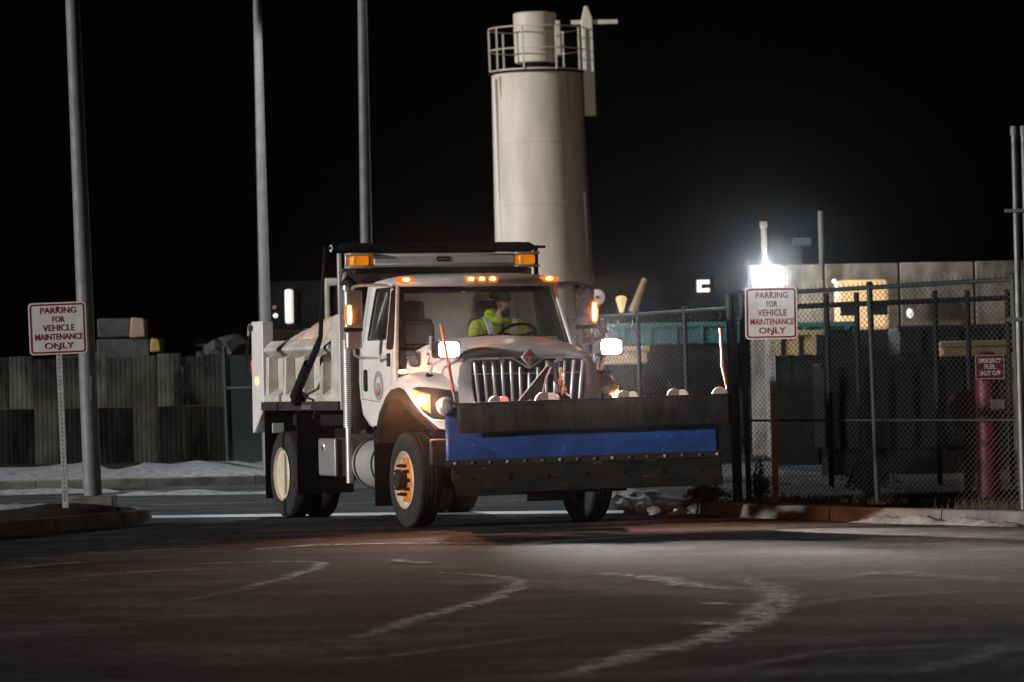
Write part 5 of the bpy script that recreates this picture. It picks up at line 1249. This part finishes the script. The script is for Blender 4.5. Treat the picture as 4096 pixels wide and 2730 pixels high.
# loader cab, the light on its body painted as a warm glow
cb = bg('wheel_loader', 'tan lit cab of a parked loader before the concrete wall', 'loader', 3455, 1240, 74); cb.location.z = 0
a, b_ = at(3352, 1260, 74) - cb.location, at(3553, 1118, 74) - cb.location
P('cab', MB().box(a.x, b_.x, 0, .9, a.z - .3, b_.z), 'warm_glow', cb, bevel=.08)
for x0, x1 in ((a.x + .05, a.x + .35), (b_.x - .42, b_.x - .02)): P('cab_window', MB().box(x0, x1, -.02, .02, a.z - .02, a.z + .17), 'dark_thing', cb, bevel=.02)
P('engine_hood', MB().box(a.x - .2, b_.x + .4, -.3, 1.5, .7, a.z - .3), 'dark_thing', cb, bevel=.1)
for xx in (a.x, b_.x + .1): P('wheel', MB().lathe([(.5, -.35), (.6, -.3), (.6, 0), (.5, .05)], (xx, 0, .6), 'y', 24), 'rubber', cb)
P('work_lamp', MB().ball((a.x - .06, -.05, b_.z - .02), .05), 'panel_lit', cb); P('work_lamp', MB().ball((b_.x + .4, -.05, a.z), (.07, .05, .1)), 'panel_lit', cb)
def crate(name, label, cat, px0, px1, py0, py1, Y, m, dep=1.6, ribs=0, ground_=True, group=None):
    a, b_ = at(px0, py1, Y), at(px1, py0, Y); t = thing(name, label, cat, ((a.x + b_.x) / 2, Y, 0), 0, group); hw = (b_.x - a.x) / 2
    P('shell', MB().box(-hw, hw, 0, dep, a.z, b_.z), m, t, bevel=.03)
    for k in range(ribs): x = -hw + 2 * hw * (k + .5) / ribs; P('rib', MB().box(x - .04, x + .04, -.06, 0, a.z, b_.z - .05), m, t)
    P('lip', MB().box(-hw - .04, hw + .04, -.05, .06, b_.z - .08, b_.z + .02), m, t, bevel=.02)
    if ground_ and a.z > .1: P('skid', MB().box(-hw + .1, hw - .1, .1, dep - .1, 0, a.z), 'dark_thing', t)
    return t
mat('dim_tan', (.16, .12, .06), .8, var=.3, scale=3)
crate('waste_container', 'teal waste container behind the yard fence', 'container', 2440, 2960, 1290, 1385, 72, 'teal', ribs=5)
crate('waste_container', 'teal waste container lower and behind the right sign post', 'container', 3090, 3430, 1290, 1325, 70, 'teal', ribs=4)
crate('tan_box', 'tan lit box standing between the plow light and yard fence', 'box', 2420, 2590, 1388, 1460, 71, 'tan', dep=.8)
crate('pallet_stack', 'cream board stack behind the right sign', 'board stack', 3080, 3290, 1325, 1425, 69, 'tan', dep=.8, ribs=3)
crate('low_container', 'low dark container behind the near chain link fence', 'container', 3300, 3990, 1440, 1800, 58, 'dark_thing', dep=2, ribs=7)
crate('dark_truck_body', 'dark bulky machine body at far right behind the fence', 'machine', 3600, 4050, 1300, 1420, 66, 'dark_thing', dep=2, ribs=3)
crate('tan_box', 'dim tan box low behind the red shut off sign', 'box', 3770, 4040, 1365, 1428, 63, 'dim_tan', dep=.6)
pf = thing('pipe_rail_frame', 'dark pipe rail frame behind the near chain link fence', 'rail', (at(3300, 1800, 50).x, 50, 0))
z1_, xs0, xs1 = at(3500, 1215, 50).z, at(3150, 1200, 50).x - pf.location.x, at(4040, 1190, 50).x - pf.location.x
P('rail', MB().tube([(xs0, 0, z1_ - .02), (xs1, 0, z1_ + .04)], .035), 'frame_black', pf)
for px in (3312, 3432, 3745, 3875, 4035): x = at(px, 1200, 50).x - pf.location.x; P('upright', MB().tube([(x, 0, 0), (x - .02, 0, z1_ + .15)], .035), 'frame_black', pf)
# far left of the right yard: conveyor, dim sign, cone
cv = bg('conveyor_boom', 'rusty slanting boom end above the yard fence', 'boom', 2540, 1230, 95); cv.location.z = 0
P('boom', MB().tube([at(2530, 1250, 95) - cv.location, at(2580, 1115, 95) - cv.location], [.11, .07], 8), 'tan', cv); P('stand', MB().tube([(at(2530, 1250, 95) - cv.location), (0, 0, 0)], .08, 8), 'dark_thing', cv)
cl = bg('cone_lamp', 'small glowing cone shaped lamp above the yard fence', 'lamp', 2485, 1200, 90)
P('shade', MB().lathe([(.04, -.3), (.13, .02), (.10, .08), (.005, .1)], (0, 0, 0), 'z', 16), 'warm_glow', cl); P('mast', MB().tube([(0, 0, -.3), (0, 0, -cl.location.z)], .03), 'dark_thing', cl)
lsn = bg('bracket_sign', 'lit cream bracket shaped marker on a dark board', 'marker', 2810, 1145, 92)
a = at(2788, 1170, 92) - lsn.location; b_ = at(2838, 1120, 92) - lsn.location
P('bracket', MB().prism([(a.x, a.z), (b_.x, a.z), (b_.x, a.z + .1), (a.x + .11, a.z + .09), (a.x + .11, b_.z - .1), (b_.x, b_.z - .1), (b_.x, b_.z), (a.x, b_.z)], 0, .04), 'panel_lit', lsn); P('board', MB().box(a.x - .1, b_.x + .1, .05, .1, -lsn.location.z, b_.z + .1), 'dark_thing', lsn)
# dry bush and weeds at the fence foot
mat('dry', (.16, .12, .075), .95, var=.5, scale=9)
def bush(px, Y, w_, h_, n, label):
    b0_ = at(px, 1950, Y); t = thing('dry_bush', label, 'bush', (b0_.x, Y, .1)); mb, lf_ = MB(), MB()
    for _ in range(n):
        a = random.uniform(0, 6.28); r = w_ * random.random() ** .6; hh = h_ * (1 - (r / w_) ** 2 * .5) * random.uniform(.4, 1)
        e = Vector((r * math.cos(a), r * .6 * math.sin(a), hh)); m_ = e * .5 + Vector((random.uniform(-.05, .05), random.uniform(-.05, .05), .05))
        mb.tube([(0, 0, 0), m_, e], [.006, .004, .002], 3)
        for k in range(5):
            c = m_.lerp(e, random.uniform(0, 1.1)) + Vector([random.uniform(-.04, .04) for _ in range(3)]); u = Vector([random.uniform(-1, 1) for _ in range(3)]).normalized() * .03; v = u.orthogonal().normalized() * .014
            lf_.add([c - u, c + v, c + u, c - v], [(0, 1, 2, 3)])
    P('stems', mb, 'dry', t, smooth=0)['kind'] = 'stuff'; P('leaves', lf_, 'dry', t, smooth=0)['kind'] = 'stuff'
bush(3480, 46.2, .36, .62, 150, 'round dry bush behind the chain link fence')
bush(2830, 45.2, .30, .28, 90, 'low dry weeds at the kerb under the plow end')
bush(3040, 45.9, .14, .5, 50, 'tall dry weeds beside the gate post')
gr = MB()
for _ in range(900):
    t_ = random.random(); p_ = Vector((E0.x, E0.y, 0)).lerp(Vector((E1.x, E1.y, 0)), t_) + Vector((random.gauss(0, .15), random.gauss(-.05, .2), .12)); hh = random.uniform(.03, .14); d = Vector((random.uniform(-.04, .04), random.uniform(-.04, .04), hh))
    gr.add([p_ - Vector((.005, 0, 0)), p_ + Vector((.005, 0, 0)), p_ + d], [(0, 1, 2)])
tag(P('dead_grass', gr, 'dry', None, smooth=0), 'short dead grass along the fence foot', 'grass', kind='stuff')

# ================================================================== thin haze added round the whole yard to give the lamps halos
hm = bpy.data.materials.new('haze'); hm.use_nodes = True; n_, l_ = hm.node_tree.nodes, hm.node_tree.links
n_.remove(n_['Principled BSDF']); pv = n_.new('ShaderNodeVolumePrincipled'); pv.inputs['Density'].default_value = .00028; pv.inputs['Anisotropy'].default_value = .994; pv.inputs['Color'].default_value = (.9, .93, 1, 1)
l_.new(pv.outputs[0], n_['Material Output'].inputs['Volume'])
hz = MB().box(-60, 60, -12, 130, -1, 22).build('haze', hm, smooth=0); tag(hz, 'thin haze added over the yard to give the lamps halos', 'haze', kind='stuff')
